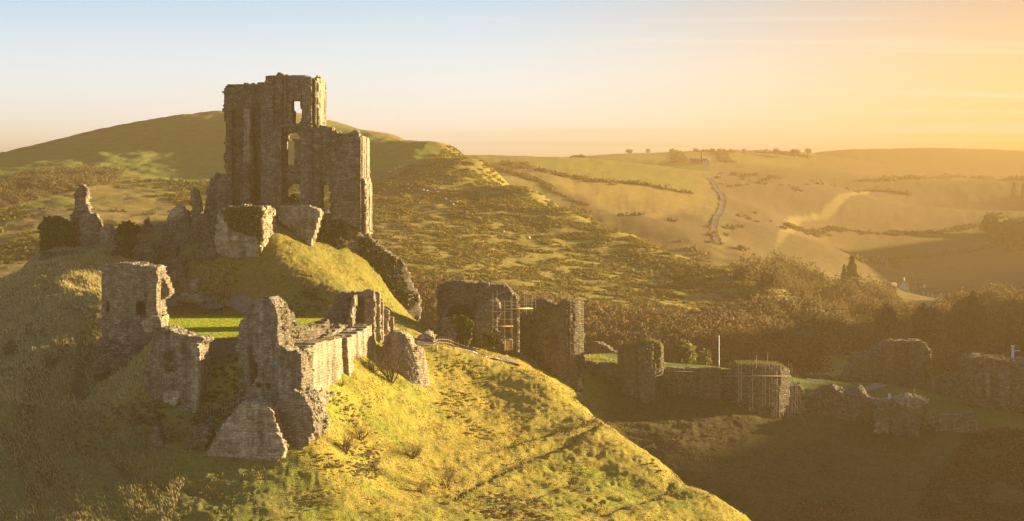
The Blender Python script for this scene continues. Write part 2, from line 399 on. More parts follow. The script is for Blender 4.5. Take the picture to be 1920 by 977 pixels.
paint([(1115,297),(1150,291),(1300,286),(1500,286),(1600,296),(1470,312),(1330,308),(1180,300)], (0.16, 0.16, 0.035), 1450, 6, 1)
paint([(1640,350),(1900,335),(1920,372),(1700,395),(1600,395)], (0.12, 0.085, 0.035), 1200, 8, .8)  # valley fields also carry haze and shade in a lowered colour
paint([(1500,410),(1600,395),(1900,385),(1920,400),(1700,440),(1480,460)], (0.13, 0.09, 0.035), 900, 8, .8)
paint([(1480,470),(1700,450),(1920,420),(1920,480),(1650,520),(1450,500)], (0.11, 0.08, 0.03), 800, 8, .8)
paint([(1460,440),(1480,405),(1540,398),(1630,355),(1632,362),(1560,408),(1500,415),(1478,440),(1450,472)], (0.30, 0.23, 0.09), 800, 1.0, .7, 1)  # winding hollow in a paler ground colour
GZ = GZ.ravel().copy()
# sheep tracks and old gullies worn into the castle hill
for ln, dp, wd in (([(905,850),(960,832),(1040,808),(1110,792),(1135,786)], .3, .5), ([(850,935),(870,920),(905,900),(930,885),(1000,855),(1060,835),(1125,795)], .35, .6), ([(1130,965),(1180,945),(1250,922),(1300,905)], .35, .6),
    ([(930,970),(1010,930),(1070,905)], .25, .5), ([(145,745),(175,715),(210,690),(240,668)], .9, 1.1), ([(150,560),(180,610),(160,660),(140,740)], .6, 1.0),
    ([(20,640),(60,700),(50,780),(90,900)], .5, .8), ([(0,800),(40,870),(70,940)], .4, .7), ([(120,640),(60,740),(40,820)], .4, .8), ([(200,850),(260,900),(400,930)], .3, .8), ([(600,870),(700,880),(760,900)], .3, .6), ([(1290,860),(1360,868),(1450,850),(1540,838)], .5, 1.0)):
    P = hitpoly(ln); d = np.full(len(fx), 99.0); s_ = np.where((np.abs(fx - P[:, 0].mean()) < 45) & (np.abs(fy - P[:, 1].mean()) < 45))[0]
    xx = fx[s_] + .5 * nB[s_]; yy = fy[s_] + .5 * nD[s_]
    dd = np.full(len(s_), 99.0)
    for a, b_ in zip(P[:-1], P[1:]):
        e = b_ - a; t_ = np.clip(((xx - a[0]) * e[0] + (yy - a[1]) * e[1]) / (e @ e), 0, 1)
        dd = np.minimum(dd, np.hypot(xx - a[0] - t_ * e[0], yy - a[1] - t_ * e[1]))
    GZ[s_] -= dp * np.exp(-(dd / wd) ** 2); cm = np.exp(-(dd / (wd * .8)) ** 2) * .6
    col[s_] = blend(col[s_], (0.07, 0.06, 0.03), cm)
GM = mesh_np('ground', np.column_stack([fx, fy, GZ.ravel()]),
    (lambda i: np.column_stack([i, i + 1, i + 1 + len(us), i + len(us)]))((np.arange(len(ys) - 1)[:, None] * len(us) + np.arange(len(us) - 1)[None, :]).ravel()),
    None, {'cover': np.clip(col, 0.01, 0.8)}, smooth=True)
m_ground, t, b = mat('grassland')
at = t.nodes.new('ShaderNodeAttribute'); at.attribute_name = 'cover'
geo = t.nodes.new('ShaderNodeNewGeometry')
n1 = noise(t, geo.outputs['Position'], 1.6, 6, 0.7); n2 = noise(t, geo.outputs['Position'], 0.22, 5, 0.6); n3 = noise(t, geo.outputs['Position'], 6.5, 3, 0.7)
r1 = ramp(t, n1.outputs['Fac'], [(0.28, (0.45, 0.45, 0.4)), (0.5, (1, 1, 1)), (0.72, (1.45, 1.3, 1.05))])
r2 = ramp(t, n2.outputs['Fac'], [(0.3, (0.72, 0.78, 0.75)), (0.55, (1, 1, 1)), (0.75, (1.3, 1.12, 0.9))])
c = mixrgb(t, at.outputs['Color'], r1.outputs[0], 0.8, 'MULTIPLY'); c = mixrgb(t, c, r2.outputs[0], 0.8, 'MULTIPLY')
t.links.new(c, b.inputs['Base Color'])
ad = t.nodes.new('ShaderNodeMath'); ad.operation = 'ADD'; t.links.new(n1.outputs['Fac'], ad.inputs[0]); t.links.new(n3.outputs['Fac'], ad.inputs[1])
bump(t, b, ad.outputs[0], 0.75, 0.35)
GM.materials.append(m_ground)
ground = link('ground', GM, kind='structure')

# ------------------------------------------------------------------ haze
HZ0, HZ1 = -190.0, 82.0
hx0, hx1, hy0, hy1 = -19500., 27000., -30., 12200.
hv = np.array([(x, y, z) for z in (HZ0, HZ1) for y in (hy0, hy1) for x in (hx0, hx1)])
hf = np.array([(0,2,3,1),(4,5,7,6),(0,1,5,4),(2,6,7,3),(0,4,6,2),(1,3,7,5)])
m_haze = bpy.data.materials.new('morning_haze'); m_haze.use_nodes = True
t = m_haze.node_tree; t.nodes.clear()
o_ = t.nodes.new('ShaderNodeOutputMaterial'); pv = t.nodes.new('ShaderNodeVolumePrincipled')
pv.inputs['Color'].default_value = (0.265, 0.182, 0.084, 1)
pv.inputs['Density'].default_value = 0.00054
pv.inputs['Anisotropy'].default_value = 0.3
t.links.new(pv.outputs[0], o_.inputs['Volume'])
haze = link('haze', mesh_np('haze', hv, hf, m_haze), kind='stuff')
print('ground zmin', GZ.min(), GZ.max())
# ------------------------------------------------------------------ masonry
def stone_mat(name, dark, mid, light, lichen=0.5, moss=0.0):
    m, t, b = mat(name)
    g = t.nodes.new('ShaderNodeNewGeometry'); P = g.outputs['Position']
    big = noise(t, P, 0.35, 4, 0.6); med = noise(t, P, 1.0, 5, 0.7, 0, (1.0, 1.0, 1.7)); fine = noise(t, P, 4.2, 3, 0.7, 0, (1, 1, 1.8))
    strk = noise(t, P, 0.8, 3, 0.6, 0.2, (1, 1, 0.14))
    c1 = ramp(t, med.outputs['Fac'], [(0.34, dark), (0.5, mid), (0.66, light)])
    c2 = ramp(t, big.outputs['Fac'], [(0.3, (0.66, 0.62, 0.58)), (0.55, (1, 1, 1)), (0.75, (1.25, 1.2, 1.12))])
    c = mixrgb(t, c1.outputs[0], c2.outputs[0], 1.0, 'MULTIPLY')
    sr = ramp(t, strk.outputs['Fac'], [(0.34, (0.45, 0.42, 0.38)), (0.5, (1, 1, 1)), (0.66, (1.2, 1.17, 1.12))])
    c = mixrgb(t, c, sr.outputs[0], 0.95, 'MULTIPLY')
    # single stones: cells squashed into courses, each with a tone of its own
    vo = t.nodes.new('ShaderNodeTexVoronoi'); vo.inputs['Scale'].default_value = 2.0; vo.inputs['Randomness'].default_value = 0.9
    mp_ = t.nodes.new('ShaderNodeMapping'); mp_.inputs['Scale'].default_value = (1.2, 1.2, 2.6); t.links.new(P, mp_.inputs['Vector']); t.links.new(mp_.outputs[0], vo.inputs['Vector'])
    sp = t.nodes.new('ShaderNodeSeparateColor'); t.links.new(vo.outputs['Color'], sp.inputs[0])
    vr = ramp(t, sp.outputs[0], [(0.0, (0.7, 0.68, 0.65)), (0.5, (1, 1, 1)), (0.86, (1.1, 1.08, 1.05)), (1.0, (1.6, 1.6, 1.55))])
    c = mixrgb(t, c, vr.outputs[0], 0.6, 'MULTIPLY')
    vd = ramp(t, vo.outputs['Distance'], [(0.35, (1, 1, 1)), (0.62, (0.5, 0.48, 0.45))])
    c = mixrgb(t, c, vd.outputs[0], 0.35, 'MULTIPLY')
    # courses: flattened stones in rows, wandering a little
    sx0 = t.nodes.new('ShaderNodeSeparateXYZ'); t.links.new(P, sx0.inputs[0])
    h0 = t.nodes.new('ShaderNodeMath'); h0.operation = 'ADD'; t.links.new(sx0.outputs['X'], h0.inputs[0]); t.links.new(sx0.outputs['Y'], h0.inputs[1])
    wv_ = noise(t, P, 0.5, 2, 0.5); w1 = t.nodes.new('ShaderNodeMath'); w1.operation = 'MULTIPLY_ADD'; t.links.new(wv_.outputs['Fac'], w1.inputs[0]); w1.inputs[1].default_value = 0.5; t.links.new(sx0.outputs['Z'], w1.inputs[2])
    cb = t.nodes.new('ShaderNodeCombineXYZ'); t.links.new(h0.outputs[0], cb.inputs['X']); t.links.new(w1.outputs[0], cb.inputs['Y'])
    br = t.nodes.new('ShaderNodeTexBrick'); t.links.new(cb.outputs[0], br.inputs['Vector']); br.inputs['Scale'].default_value = 1.0
    br.inputs['Brick Width'].default_value = 0.62; br.inputs['Row Height'].default_value = 0.33; br.inputs['Mortar Size'].default_value = 0.045; br.inputs['Mortar Smooth'].default_value = 0.6
    br.inputs['Color1'].default_value = (0.78, 0.76, 0.73, 1); br.inputs['Color2'].default_value = (1.28, 1.26, 1.2, 1); br.inputs['Mortar'].default_value = (0.42, 0.40, 0.37, 1)
    c = mixrgb(t, c, br.outputs['Color'], 0.42, 'MULTIPLY')
    # lichen: pale specks, thicker on ledges
    lic = ramp(t, fine.outputs['Fac'], [(0.57, (0, 0, 0)), (0.63, (1, 1, 1))])
    sx = t.nodes.new('ShaderNodeSeparateXYZ'); t.links.new(g.outputs['Normal'], sx.inputs[0])
    up = t.nodes.new('ShaderNodeMapRange'); up.inputs[1].default_value = 0.35; up.inputs[2].default_value = 0.9; up.inputs[3].default_value = 0.45; up.inputs[4].default_value = 1.0
    t.links.new(sx.outputs['Z'], up.inputs[0])
    f = t.nodes.new('ShaderNodeMath'); f.operation = 'MULTIPLY'; t.links.new(lic.outputs[0], f.inputs[0]); t.links.new(up.outputs[0], f.inputs[1])
    f2 = t.nodes.new('ShaderNodeMath'); f2.operation = 'MULTIPLY'; t.links.new(f.outputs[0], f2.inputs[0]); f2.inputs[1].default_value = lichen
    c = mixrgb(t, c, (0.52, 0.5, 0.45), f2.outputs[0])
    if moss:
        mr = ramp(t, big.outputs['Fac'], [(0.5, (0, 0, 0)), (0.62, (1, 1, 1))])
        f3 = t.nodes.new('ShaderNodeMath'); f3.operation = 'MULTIPLY'; t.links.new(mr.outputs[0], f3.inputs[0]); f3.inputs[1].default_value = moss
        c = mixrgb(t, c, (0.09, 0.1, 0.03), f3.outputs[0])
    t.links.new(c, b.inputs['Base Color'])
    hgt = t.nodes.new('ShaderNodeMath'); hgt.operation = 'ADD'; t.links.new(fine.outputs['Fac'], hgt.inputs[0]); t.links.new(br.outputs['Color'], hgt.inputs[1])
    bump(t, b, hgt.outputs[0], 0.8, 0.16)
    return m
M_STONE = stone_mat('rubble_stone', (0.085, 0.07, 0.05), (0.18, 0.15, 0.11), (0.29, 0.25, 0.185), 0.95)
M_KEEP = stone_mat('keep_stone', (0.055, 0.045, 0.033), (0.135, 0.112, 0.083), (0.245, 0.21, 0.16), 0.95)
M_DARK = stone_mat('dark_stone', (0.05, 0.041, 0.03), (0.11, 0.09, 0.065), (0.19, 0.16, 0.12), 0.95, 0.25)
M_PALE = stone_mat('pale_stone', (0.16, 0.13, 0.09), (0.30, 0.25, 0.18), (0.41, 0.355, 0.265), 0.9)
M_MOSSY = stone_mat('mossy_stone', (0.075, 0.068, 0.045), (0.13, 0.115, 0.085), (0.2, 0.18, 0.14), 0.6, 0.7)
def leaf_mat(name, base, var=0.5, trans=0.25):
    m, t, b = mat(name)
    a = t.nodes.new('ShaderNodeAttribute'); a.attribute_name = 'tint'
    c = mixrgb(t, base, a.outputs['Color'], 1.0, 'MULTIPLY')
    t.links.new(c, b.inputs['Base Color'])
    b.inputs['Roughness'].default_value = 0.7
    tr = t.nodes.new('ShaderNodeBsdfTranslucent'); t.links.new(c, tr.inputs['Color'])
    ms = t.nodes.new('ShaderNodeMixShader'); ms.inputs[0].default_value = trans
    t.links.new(b.outputs[0], ms.inputs[1]); t.links.new(tr.outputs[0], ms.inputs[2])
    t.links.new(ms.outputs[0], t.nodes['Material Output'].inputs['Surface'])
    return m
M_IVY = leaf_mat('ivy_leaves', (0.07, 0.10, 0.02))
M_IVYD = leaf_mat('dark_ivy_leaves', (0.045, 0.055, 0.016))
M_TURF = leaf_mat('turf_blades', (0.15, 0.15, 0.035))

class Frame:
    """wall frame: x runs along A-B, y away from the viewer's side, z up"""
    def __init__(s, A, B, zb):
        s.A = np.array([(A[0] - 960) / FPX * A[1], A[1]]); Bv = np.array([(B[0] - 960) / FPX * B[1], B[1]])
        s.L = float(np.hypot(*(Bv - s.A))); s.e = (Bv - s.A) / s.L; s.n = np.array([-s.e[1], s.e[0]]); s.zb = zb
        s.rz = math.atan2(s.e[1], s.e[0])
    def p(s, px, py, d=0.0):
        u = (px - 960) / FPX; q = s.A + d * s.n
        k = (u * q[1] - q[0]) / (s.e[0] - u * s.e[1])
        Y = q[1] + k * s.e[1]
        return k, -(py - HOR) / FPX * Y - s.zb
    def poly(s, pts, d=0.0): return np.array([s.p(a, b_, d) for a, b_ in pts])
    def world(s, x, y): return s.A + x * s.e + y * s.n
def frame(A, B, bottom):
    Y = (A[1] + B[1]) / 2
    return Frame(A, B, -(bottom - HOR) / FPX * Y)

def voxel_surface(solid, lo, hi, cell, jit, smooth=0.3, seed=0):
    n = [max(2, int(math.ceil((hi[i] - lo[i]) / cell)) + 2) for i in range(3)]
    ax = [lo[i] - cell * 0.5 + cell * np.arange(n[i]) for i in range(3)]
    X, Y, Z = np.meshgrid(*ax, indexing='ij')
    S = solid(X, Y, Z)
    S[0] = S[-1] = False; S[:, 0] = S[:, -1] = False; S[:, :, 0] = S[:, :, -1] = False
    m = [k + 1 for k in n]
    def vid(i, j, k): return (i * m[1] + j) * m[2] + k
    F = []
    for a in range(3):
        sl0 = [slice(None)] * 3; sl1 = [slice(None)] * 3; sl0[a] = slice(0, -1); sl1[a] = slice(1, None)
        A_, B_ = S[tuple(sl0)], S[tuple(sl1)]
        b1, b2 = (a + 1) % 3, (a + 2) % 3
        for cond, flip in ((A_ & ~B_, False), (B_ & ~A_, True)):
            idx = np.array(np.nonzero(cond))
            if idx.shape[1] == 0: continue
            base = idx.copy(); base[a] += 1
            q = []
            for o1, o2 in ((0, 0), (1, 0), (1, 1), (0, 1)):
                c = base.copy(); c[b1] += o1; c[b2] += o2
                q.append(vid(*c))
            q = np.array(q).T
            F.append(q[:, ::-1] if flip else q)
    F = np.concatenate(F)
    uq, inv = np.unique(F.ravel(), return_inverse=True)
    F = inv.reshape(F.shape)
    i, r = np.divmod(uq, m[1] * m[2]); j, k = np.divmod(r, m[2])
    V = np.column_stack([ax[0][0] - cell / 2 + i * cell, ax[1][0] - cell / 2 + j * cell, ax[2][0] - cell / 2 + k * cell]).astype(float)
    for _ in range(2 if smooth > 0.5 else 1):
        acc = np.zeros_like(V); cnt = np.zeros(len(V))
        for c in range(4):
            np.add.at(acc, F[:, c], V[F[:, (c + 1) % 4]] + V[F[:, c - 1]]); np.add.at(cnt, F[:, c], 2)
        V = V * (1 - smooth) + smooth * acc / cnt[:, None]
    for a in range(3):
        V[:, a] += jit * (vnoise(V[:, 0] / cell * 0.9 + 31 * a, V[:, 1] / cell * 0.9, V[:, 2] / cell * 0.9, seed + a) * 0.6 + fbm(V[:, 0] / 1.3, V[:, 1] / 1.3 + 7 * a, V[:, 2] / 1.6, 2, seed + 5 + a) * 0.8)
    return V, F

def slab(pts, d0, d1, holes=(), ref=None, bat=0.0): return dict(k='slab', pts=pts, d0=d0, d1=d1, holes=holes, ref=d0 if ref is None else ref, bat=bat)
def drum(px, py, R, d, pts, bat=0.0, hollow=0.0): return dict(k='drum', px=px, py=py, R=R, d=d, pts=pts, bat=bat, hollow=hollow)
_rs = [0]
def masonry(fr, prims, cell=0.28, rag=0.28, jit=0.07, smooth=0.3, cuts=()):
    _rs[0] += 1; seed = _rs[0] * 13
    P = []; lo = np.array([1e9] * 3); hi = -lo
    for p in prims:
        if p['k'] == 'slab':
            q = fr.poly(p['pts'], p['ref']); hs = [(fr.poly(h[0], p['ref']), h[1] if len(h) > 1 else -99, h[2] if len(h) > 2 else 99) for h in p['holes']]
            l = np.array([q[:, 0].min(), p['d0'] - p['bat'] * (q[:, 1].max() - q[:, 1].min()), q[:, 1].min()]); h = np.array([q[:, 0].max(), p['d1'], q[:, 1].max()])
        else:
            q = fr.poly(p['pts'], p['d']); hs = []; cx, _ = fr.p(p['px'], p['py'], p['d']); p['cx'] = cx
            ext = p['R'] + p['bat'] * (q[:, 1].max() - q[:, 1].min())
            l = np.array([cx - ext, p['d'] - ext, q[:, 1].min()]); h = np.array([cx + ext, p['d'] + ext, q[:, 1].max()])
        P.append((p, q, hs)); lo = np.minimum(lo, l - 0.4); hi = np.maximum(hi, h + 0.4)
    CT = [(fr.poly(c[0], c[1]), c[1], c[2]) for c in cuts]
    def solid(X, Y, Z):
        wx = X + rag * fbm(X / 1.1 + 3, Y / 1.1, Z / 0.8, 2, seed) + rag * 0.5 * vnoise(X * 3, Y * 3, np.round(Z / 0.3), seed + 2)
        wz = Z + rag * fbm(X / 1.3, Y / 1.3, Z / 1.3 + 9, 2, seed + 3) + rag * 0.4 * vnoise(np.round(X / 0.5), Y, Z * 0.3, seed + 4)
        wy = Y + rag * 0.5 * fbm(X / 1.5, Y / 1.5 + 5, Z / 1.1, 3, seed + 6)
        S = np.zeros(X.shape, bool)
        for p, q, hs in P:
            e = poly_sd(wx[:, 0:1, :] * 0 + X[:, 0:1, :], Z[:, 0:1, :], q)  # coarse reject
            s = poly_sd(wx, wz, q) < 0
            if p['k'] == 'slab':
                off = p['bat'] * (q[:, 1].max() - Z)
                s &= (wy > p['d0'] - off) & (wy < p['d1'])
                for hq, a, b_ in hs: s &= ~((poly_sd(X + rag * .3 * vnoise(X * 2, Y * 2, Z * 2, seed), Z + 0 * X, hq) < 0.12) & (Y > a) & (Y < b_))
            else:
                R = p['R'] + p['bat'] * np.maximum(0, q[:, 1].max() - Z)
                rr = np.hypot(wx - p['cx'], wy - p['d'])
                s &= rr < R
                if p['hollow']: s &= ~((rr < R - 1.6) & (Z > q[:, 1].max() - p['hollow']))
            S |= s
        for cq, a, b_ in CT: S &= ~((poly_sd(X, Z, cq) < 0) & (Y > a) & (Y < b_))
        return S
    return voxel_surface(solid, lo, hi, cell, jit, smooth, seed)
def ruin_mesh(name, fr, prims, m, parent=None, **kw):
    props = {k: kw.pop(k) for k in ('label', 'category', 'group') if k in kw}
    V, F = masonry(fr, prims, **kw)
    me = mesh_np(name, V, F, m)
    if parent is not None: return link(name, me, parent, **props)
    w = fr.A
    return link(name, me, None, (w[0], w[1], fr.zb), fr.rz, **props)
def ruin_root(name, fr, label, cat, group=None):
    o = bpy.data.objects.new(name, None); C.objects.link(o); o.empty_display_size = 2
    o.location = (fr.A[0], fr.A[1], fr.zb); o.rotation_euler = (0, 0, fr.rz)
    o['label'] = label; o['category'] = cat
    if group: o['group'] = group
    return o

def leaf_quads(Pc, size, tint, up=0.0, squash=1.0, r=None):
    """random leaf quads centred on Pc"""
    r = r or rng; n = len(Pc)
    a = r.normal(size=(n, 3)); a[:, 2] += up; a /= np.linalg.norm(a, axis=1)[:, None]
    b_ = r.normal(size=(n, 3)); b_ -= (b_ * a).sum(1)[:, None] * a; b_ /= np.linalg.norm(b_, axis=1)[:, None] + 1e-9
    c = np.cross(a, b_)
    s = (size * r.uniform(0.6, 1.4, n))[:, None]
    V = np.stack([Pc - b_ * s - c * s * squash, Pc + b_ * s - c * s * squash * .6, Pc + b_ * s * .8 + c * s * squash, Pc - b_ * s * .7 + c * s * squash], 1).reshape(-1, 3)
    F = np.arange(4 * n).reshape(n, 4)
    T = np.repeat(tint, 4, axis=0)
    return V, F, T
def tints(n, lo=0.55, hi=1.6, warm=0.25, r=None):
    r = r or rng
    v = r.uniform(lo, hi, n); w = r.uniform(-warm, warm, n)
    return np.column_stack([v * (1 + w), v, v * (1 - w)])
def ivy(fr, pts, parent, m=M_IVY, d=-0.15, th=0.35, dens=26, size=0.15, name='ivy', lobes=True, **kw):
    q = fr.poly(pts, d)
    x0, z0 = q.min(0) - .4; x1, z1 = q.max(0) + .4
    n = int((x1 - x0) * (z1 - z0) * dens)
    x = rng.uniform(x0, x1, n); z = rng.uniform(z0, z1, n)
    sd = poly_sd(x, z, q) + 0.45 * fbm(x / 0.9, z / 0.9, oct=3, seed=77)
    k = sd < 0; x, z = x[k], z[k]; sd = sd[k]
    thick = th * (0.5 + fbm(x / 0.8, z / 0.8, oct=2, seed=78)) * np.clip(-sd * 1.2, 0.2, 1)
    y = d - thick * rng.uniform(0.2, 1.2, len(x))
    cl = 0.8 + 0.5 * fbm(x / 0.7, z / 0.7, oct=2, seed=79)
    V, F, T = leaf_quads(np.column_stack([x, y, z]), size, tints(len(x)) * cl[:, None])
    me = mesh_np(name, V, F, m, {'tint': T})
    return link(name, me, parent, **kw)
def tuft_blades(x, y, z, h, m, name, parent=None, tint=None, lean=(0, 0), w=0.03, **kw):
    n = len(x)
    an = rng.uniform(0, 2 * np.pi, n); hh = h * rng.uniform(0.5, 1.3, n)
    dx = np.cos(an) * w; dy = np.sin(an) * w
    lx = rng.normal(0, .35, n) * hh + lean[0] * hh; ly = rng.normal(0, .35, n) * hh + lean[1] * hh
    V = np.stack([np.column_stack([x - dx, y - dy, z]), np.column_stack([x + dx, y + dy, z]), np.column_stack([x + lx, y + ly, z + hh])], 1).reshape(-1, 3)
    T = np.repeat(tints(n) if tint is None else tint, 3, axis=0)
    return link(name, mesh_np(name, V, np.arange(3 * n).reshape(n, 3), m, {'tint': T}), parent, **kw)
def turf_cap(fr, pts, d0, d1, parent, h=0.3, dens=60, m=M_TURF, name='turf'):
    """grass growing along a broken wall top given as a line of picture points"""
    q = fr.poly(pts, d0); q = q[np.argsort(q[:, 0])]
    n = int((q[-1, 0] - q[0, 0]) * (d1 - d0) * dens)
    x = rng.uniform(q[0, 0], q[-1, 0], n); y = rng.uniform(d0, d1, n); z = np.interp(x, q[:, 0], q[:, 1]) - 0.12
    return tuft_blades(x, y, z, h, m, name, parent, w=0.06)
# ------------------------------------------------------------------ the keep
fk = frame((490, 300.56), (600, 299.44), 400)
keep = ruin_root('castle_keep', fk, 'tall ruined stone keep on top of the mound, with see-through window openings', 'castle keep')
main = [(489,400),(489,300),(488,240),(491,215),(489,195),(494,180),(494,158),(498,150),(506,140),(519,140),(520,137),(529,137),(530,140),(548,141),(559,140),(573,140),(574,145),(589,146),(592,150),(592,232),(600,238),(600,400),(520,415)]
def arch(x0, x1, y0, y1, n=7):
    c, r = (x0 + x1) / 2, (x1 - x0) / 2
    return [(x0, y1), (x0, y0 + r)] + [(c - r * math.cos(math.pi * i / n), y0 + r - r * math.sin(math.pi * i / n)) for i in range(1, n)] + [(x1, y0 + r), (x1, y1)]
hw = [(546,190),(561,190),(561,204),(564,206),(563,228),(557,232),(549,228),(549,209),(546,206)]
arch1 = [(536,259),(537,254),(541,250),(548,248),(555,250),(559,254),(560,259)]
winl = [(535,307),(535,266),(539,263),(547,263),(550,266),(550,307)]
low = [(535,385),(535,356),(540,349),(549,345),(560,347),(567,355),(568,385)]
ruin_mesh('main_wall', fk, [slab(main, 0, 2.6, [(hw,), (arch1,), (winl,), (low,)])], M_KEEP, keep, cell=0.25, rag=0.12, smooth=0.15, jit=0.06, cuts=[
    ([(530,349),(541,340),(560,340),(572,350),(572,388),(530,388)], -1, 0.6), ([(531,262),(552,244),(564,262),(564,310),(531,310)], -1, 0.45), ([(526,143),(530,143),(530,232),(527,232)], -1, 0.5), ([(583,150),(585,150),(586,398),(584,398)], -1, 0.6), ([(527,238),(533,238),(533,385),(528,385)], -1, 0.6)])
ruin_mesh('rear_wall', fk, [slab([(497,330),(500,170),(508,146),(532,146),(532,335)], 8.5, 10.0), slab([(566,330),(568,148),(589,150),(592,236),(592,330)], 8.5, 10.0)], M_KEEP, keep, cell=0.3, rag=0.15, smooth=0.15)
# pilasters on the west face
for a, b_, t0, b0, d in ((497, 511, 142, 398, 0.55), (531, 536, 142, 250, 0.35), (566, 583, 142, 232, 0.45), (563, 583, 232, 395, 0.9), (583, 598, 238, 398, 0.35), (504, 527, 235, 398, 0.8)):
    ruin_mesh('pilaster', fk, [slab([(a, t0), (b_, t0 + 1), (b_ + 1, b0), (a - 1, b0)], -d, 0.2)], M_KEEP, keep, cell=0.25, rag=0.14, smooth=0.2)
# recess line at the second floor: a projecting broken ledge
ruin_mesh('string_course', fk, [slab([(527,233),(575,231),(576,236),(527,238)], -0.5, 0.2)], M_KEEP, keep, cell=0.22, rag=0.2)
# south flank with stepped buttresses in the sun
for s0, s1, yy, tp, bt in ((587, 596.5, 0.6, 145, 236), (590, 600.5, 3.4, 142, 236), (592, 605.0, 6.4, 147, 232), (594, 607.0, 9.0, 157, 238)):
    x0 = fk.p(s0, 200, yy)[0]
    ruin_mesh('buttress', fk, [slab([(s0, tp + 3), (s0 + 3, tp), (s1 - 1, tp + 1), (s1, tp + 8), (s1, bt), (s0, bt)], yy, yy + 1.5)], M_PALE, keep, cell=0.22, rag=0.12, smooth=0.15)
ruin_mesh('south_wall', fk, [slab([(585, 150), (592, 148), (594, 235), (585, 238)], 2.0, 9.5)], M_KEEP, keep, cell=0.28, rag=0.15)
# west tower block, left: darker stone puts the recess shade into its colour
lb_ = [(427,400),(426,385),(428,330),(421,310),(422,270),(424,235),(420,225),(418,205),(420,185),(419,170),(426,160),(432,161),(440,158),(452,160),(458,158),(460,156),(476,157),(494,155),(497,180),(497,400)]
ruin_mesh('west_block', fk, [slab(lb_, 2.2, 9.0)], M_DARK, keep, cell=0.27, rag=0.22, smooth=0.2, cuts=[
    ([(431,206),(455,203),(455,310),(450,312),(446,400),(432,400)], 1, 3.1), ([(470,202),(487,206),(486,310),(486,400),(472,400)], 1, 3.4), ([(425,312),(489,306),(489,318),(425,320)], 1, 2.75)])
ruin_mesh('pilaster', fk, [slab([(456,204),(468,203),(469,230),(468,306),(456,306)], 1.9, 3.0)], M_PALE, keep, cell=0.25, rag=0.16)
ruin_mesh('pilaster', fk, [slab([(456,312),(469,312),(470,402),(452,402)], 1.7, 3.2)], M_KEEP, keep, cell=0.25, rag=0.16)
# south annexe
ann = [(598,236),(613,237),(622,238),(622,245),(633,245),(633,250),(643,251),(655,250),(660,246),(665,243),(671,247),(672,254),(673,256),(676,258),(677,330),(682,342),(684,438),(676,432),(640,412),(598,402)]
ruin_mesh('annexe_wall', fk, [slab(ann, 0.4, 2.4, [([(601,400)] + [(601,356),(604,349),(610,346),(615,350),(617,358)] + [(617,400)],)])], M_KEEP, keep, cell=0.25, rag=0.1, smooth=0.15, cuts=[([(676,250),(700,250),(700,440),(676,440)], 0.0, 0.9)])
ruin_mesh('annexe_rear_wall', fk, [slab([(622,400),(622,262),(668,258),(674,262),(676,425)], 7.5, 9.0)], M_KEEP, keep, cell=0.3, rag=0.15)
for s0, s1, s2, yy, tp in ((680, 680, 686.0, 1.2, 254), (684, 684, 689.5, 3.6, 256), (686, 687.5, 692.5, 6.0, 258), (688, 690, 695, 8.2, 262)):
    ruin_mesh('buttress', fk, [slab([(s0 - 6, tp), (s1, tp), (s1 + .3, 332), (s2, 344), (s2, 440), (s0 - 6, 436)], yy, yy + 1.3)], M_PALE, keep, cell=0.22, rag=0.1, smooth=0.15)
ruin_mesh('annexe_south_wall', fk, [slab([(666,258),(674,258),(675,335),(680,345),(682,436),(666,432)], 1.5, 9.0)], M_KEEP, keep, cell=0.28, rag=0.15)
# rising base at the foot
ruin_mesh('plinth', fk, [slab([(520,386),(560,384),(575,385),(598,392),(600,400),(592,435),(585,456),(581,468),(570,458),(546,432),(520,412)], -4.2, 0.2, bat=0.05)], M_PALE, keep, cell=0.25, rag=0.16)
ruin_mesh('plinth', fk, [slab([(576,393),(600,396),(600,404),(588,444),(582,466),(572,452)], -4.9, -3.6, bat=0.06)], M_PALE, keep, cell=0.25, rag=0.14)
sgn = mesh_np('notice', np.array([(-.22,0,0),(.22,0,0),(.22,0,.55),(-.22,0,.55),(-.22,.04,0),(.22,.04,0),(.22,.04,.55),(-.22,.04,.55)], float), np.array([(0,1,2,3),(5,4,7,6),(1,5,6,2),(4,0,3,7),(3,2,6,7),(4,5,1,0)]))

# bush seen through the keep's lowest opening is planted further down (vegetation)

def R_(name, label, cat, A, B, bottom, prims, m=M_STONE, group=None, root=False, **kw):
    fr = frame(A, B, bottom)
    if root:
        o = ruin_root(name, fr, label, cat, group)
        w = ruin_mesh('wall', fr, prims, m, o, **kw)
    else:
        g = {'group': group} if group else {}
        o = ruin_mesh(name, fr, prims, m, None, label=label, category=cat, **g, **kw)
    return o, fr

# wall with ivy running down from the keep
desc, fd = R_('curtain_wall', 'ragged curtain wall running down the mound from the keep, hung with dark ivy', 'castle wall', (595, 298), (785, 306), 470, [
    slab([(592,470),(597,408),(612,404),(634,404),(648,414),(662,426),(680,438),(700,446),(718,462),(733,473),(748,482),(757,492),(765,508),(771,525),(780,542),(787,553),(790,580),(786,612),(757,615),(740,610),(700,590),(650,560),(610,520)], 0, 2.2)], M_STONE, root=True, cell=0.3, rag=0.35)
ivy(fd, [(592,470),(600,412),(640,412),(652,430),(648,460),(640,490),(610,490)], desc, M_IVYD)
ivy(fd, [(672,444),(700,450),(722,470),(742,482),(752,505),(762,530),(774,552),(770,566),(740,575),(715,540),(690,510),(672,475)], desc, M_IVYD)
ivy(fd, [(700,500),(730,505),(760,550),(750,575),(720,560)], desc, M_IVY, d=-0.3)
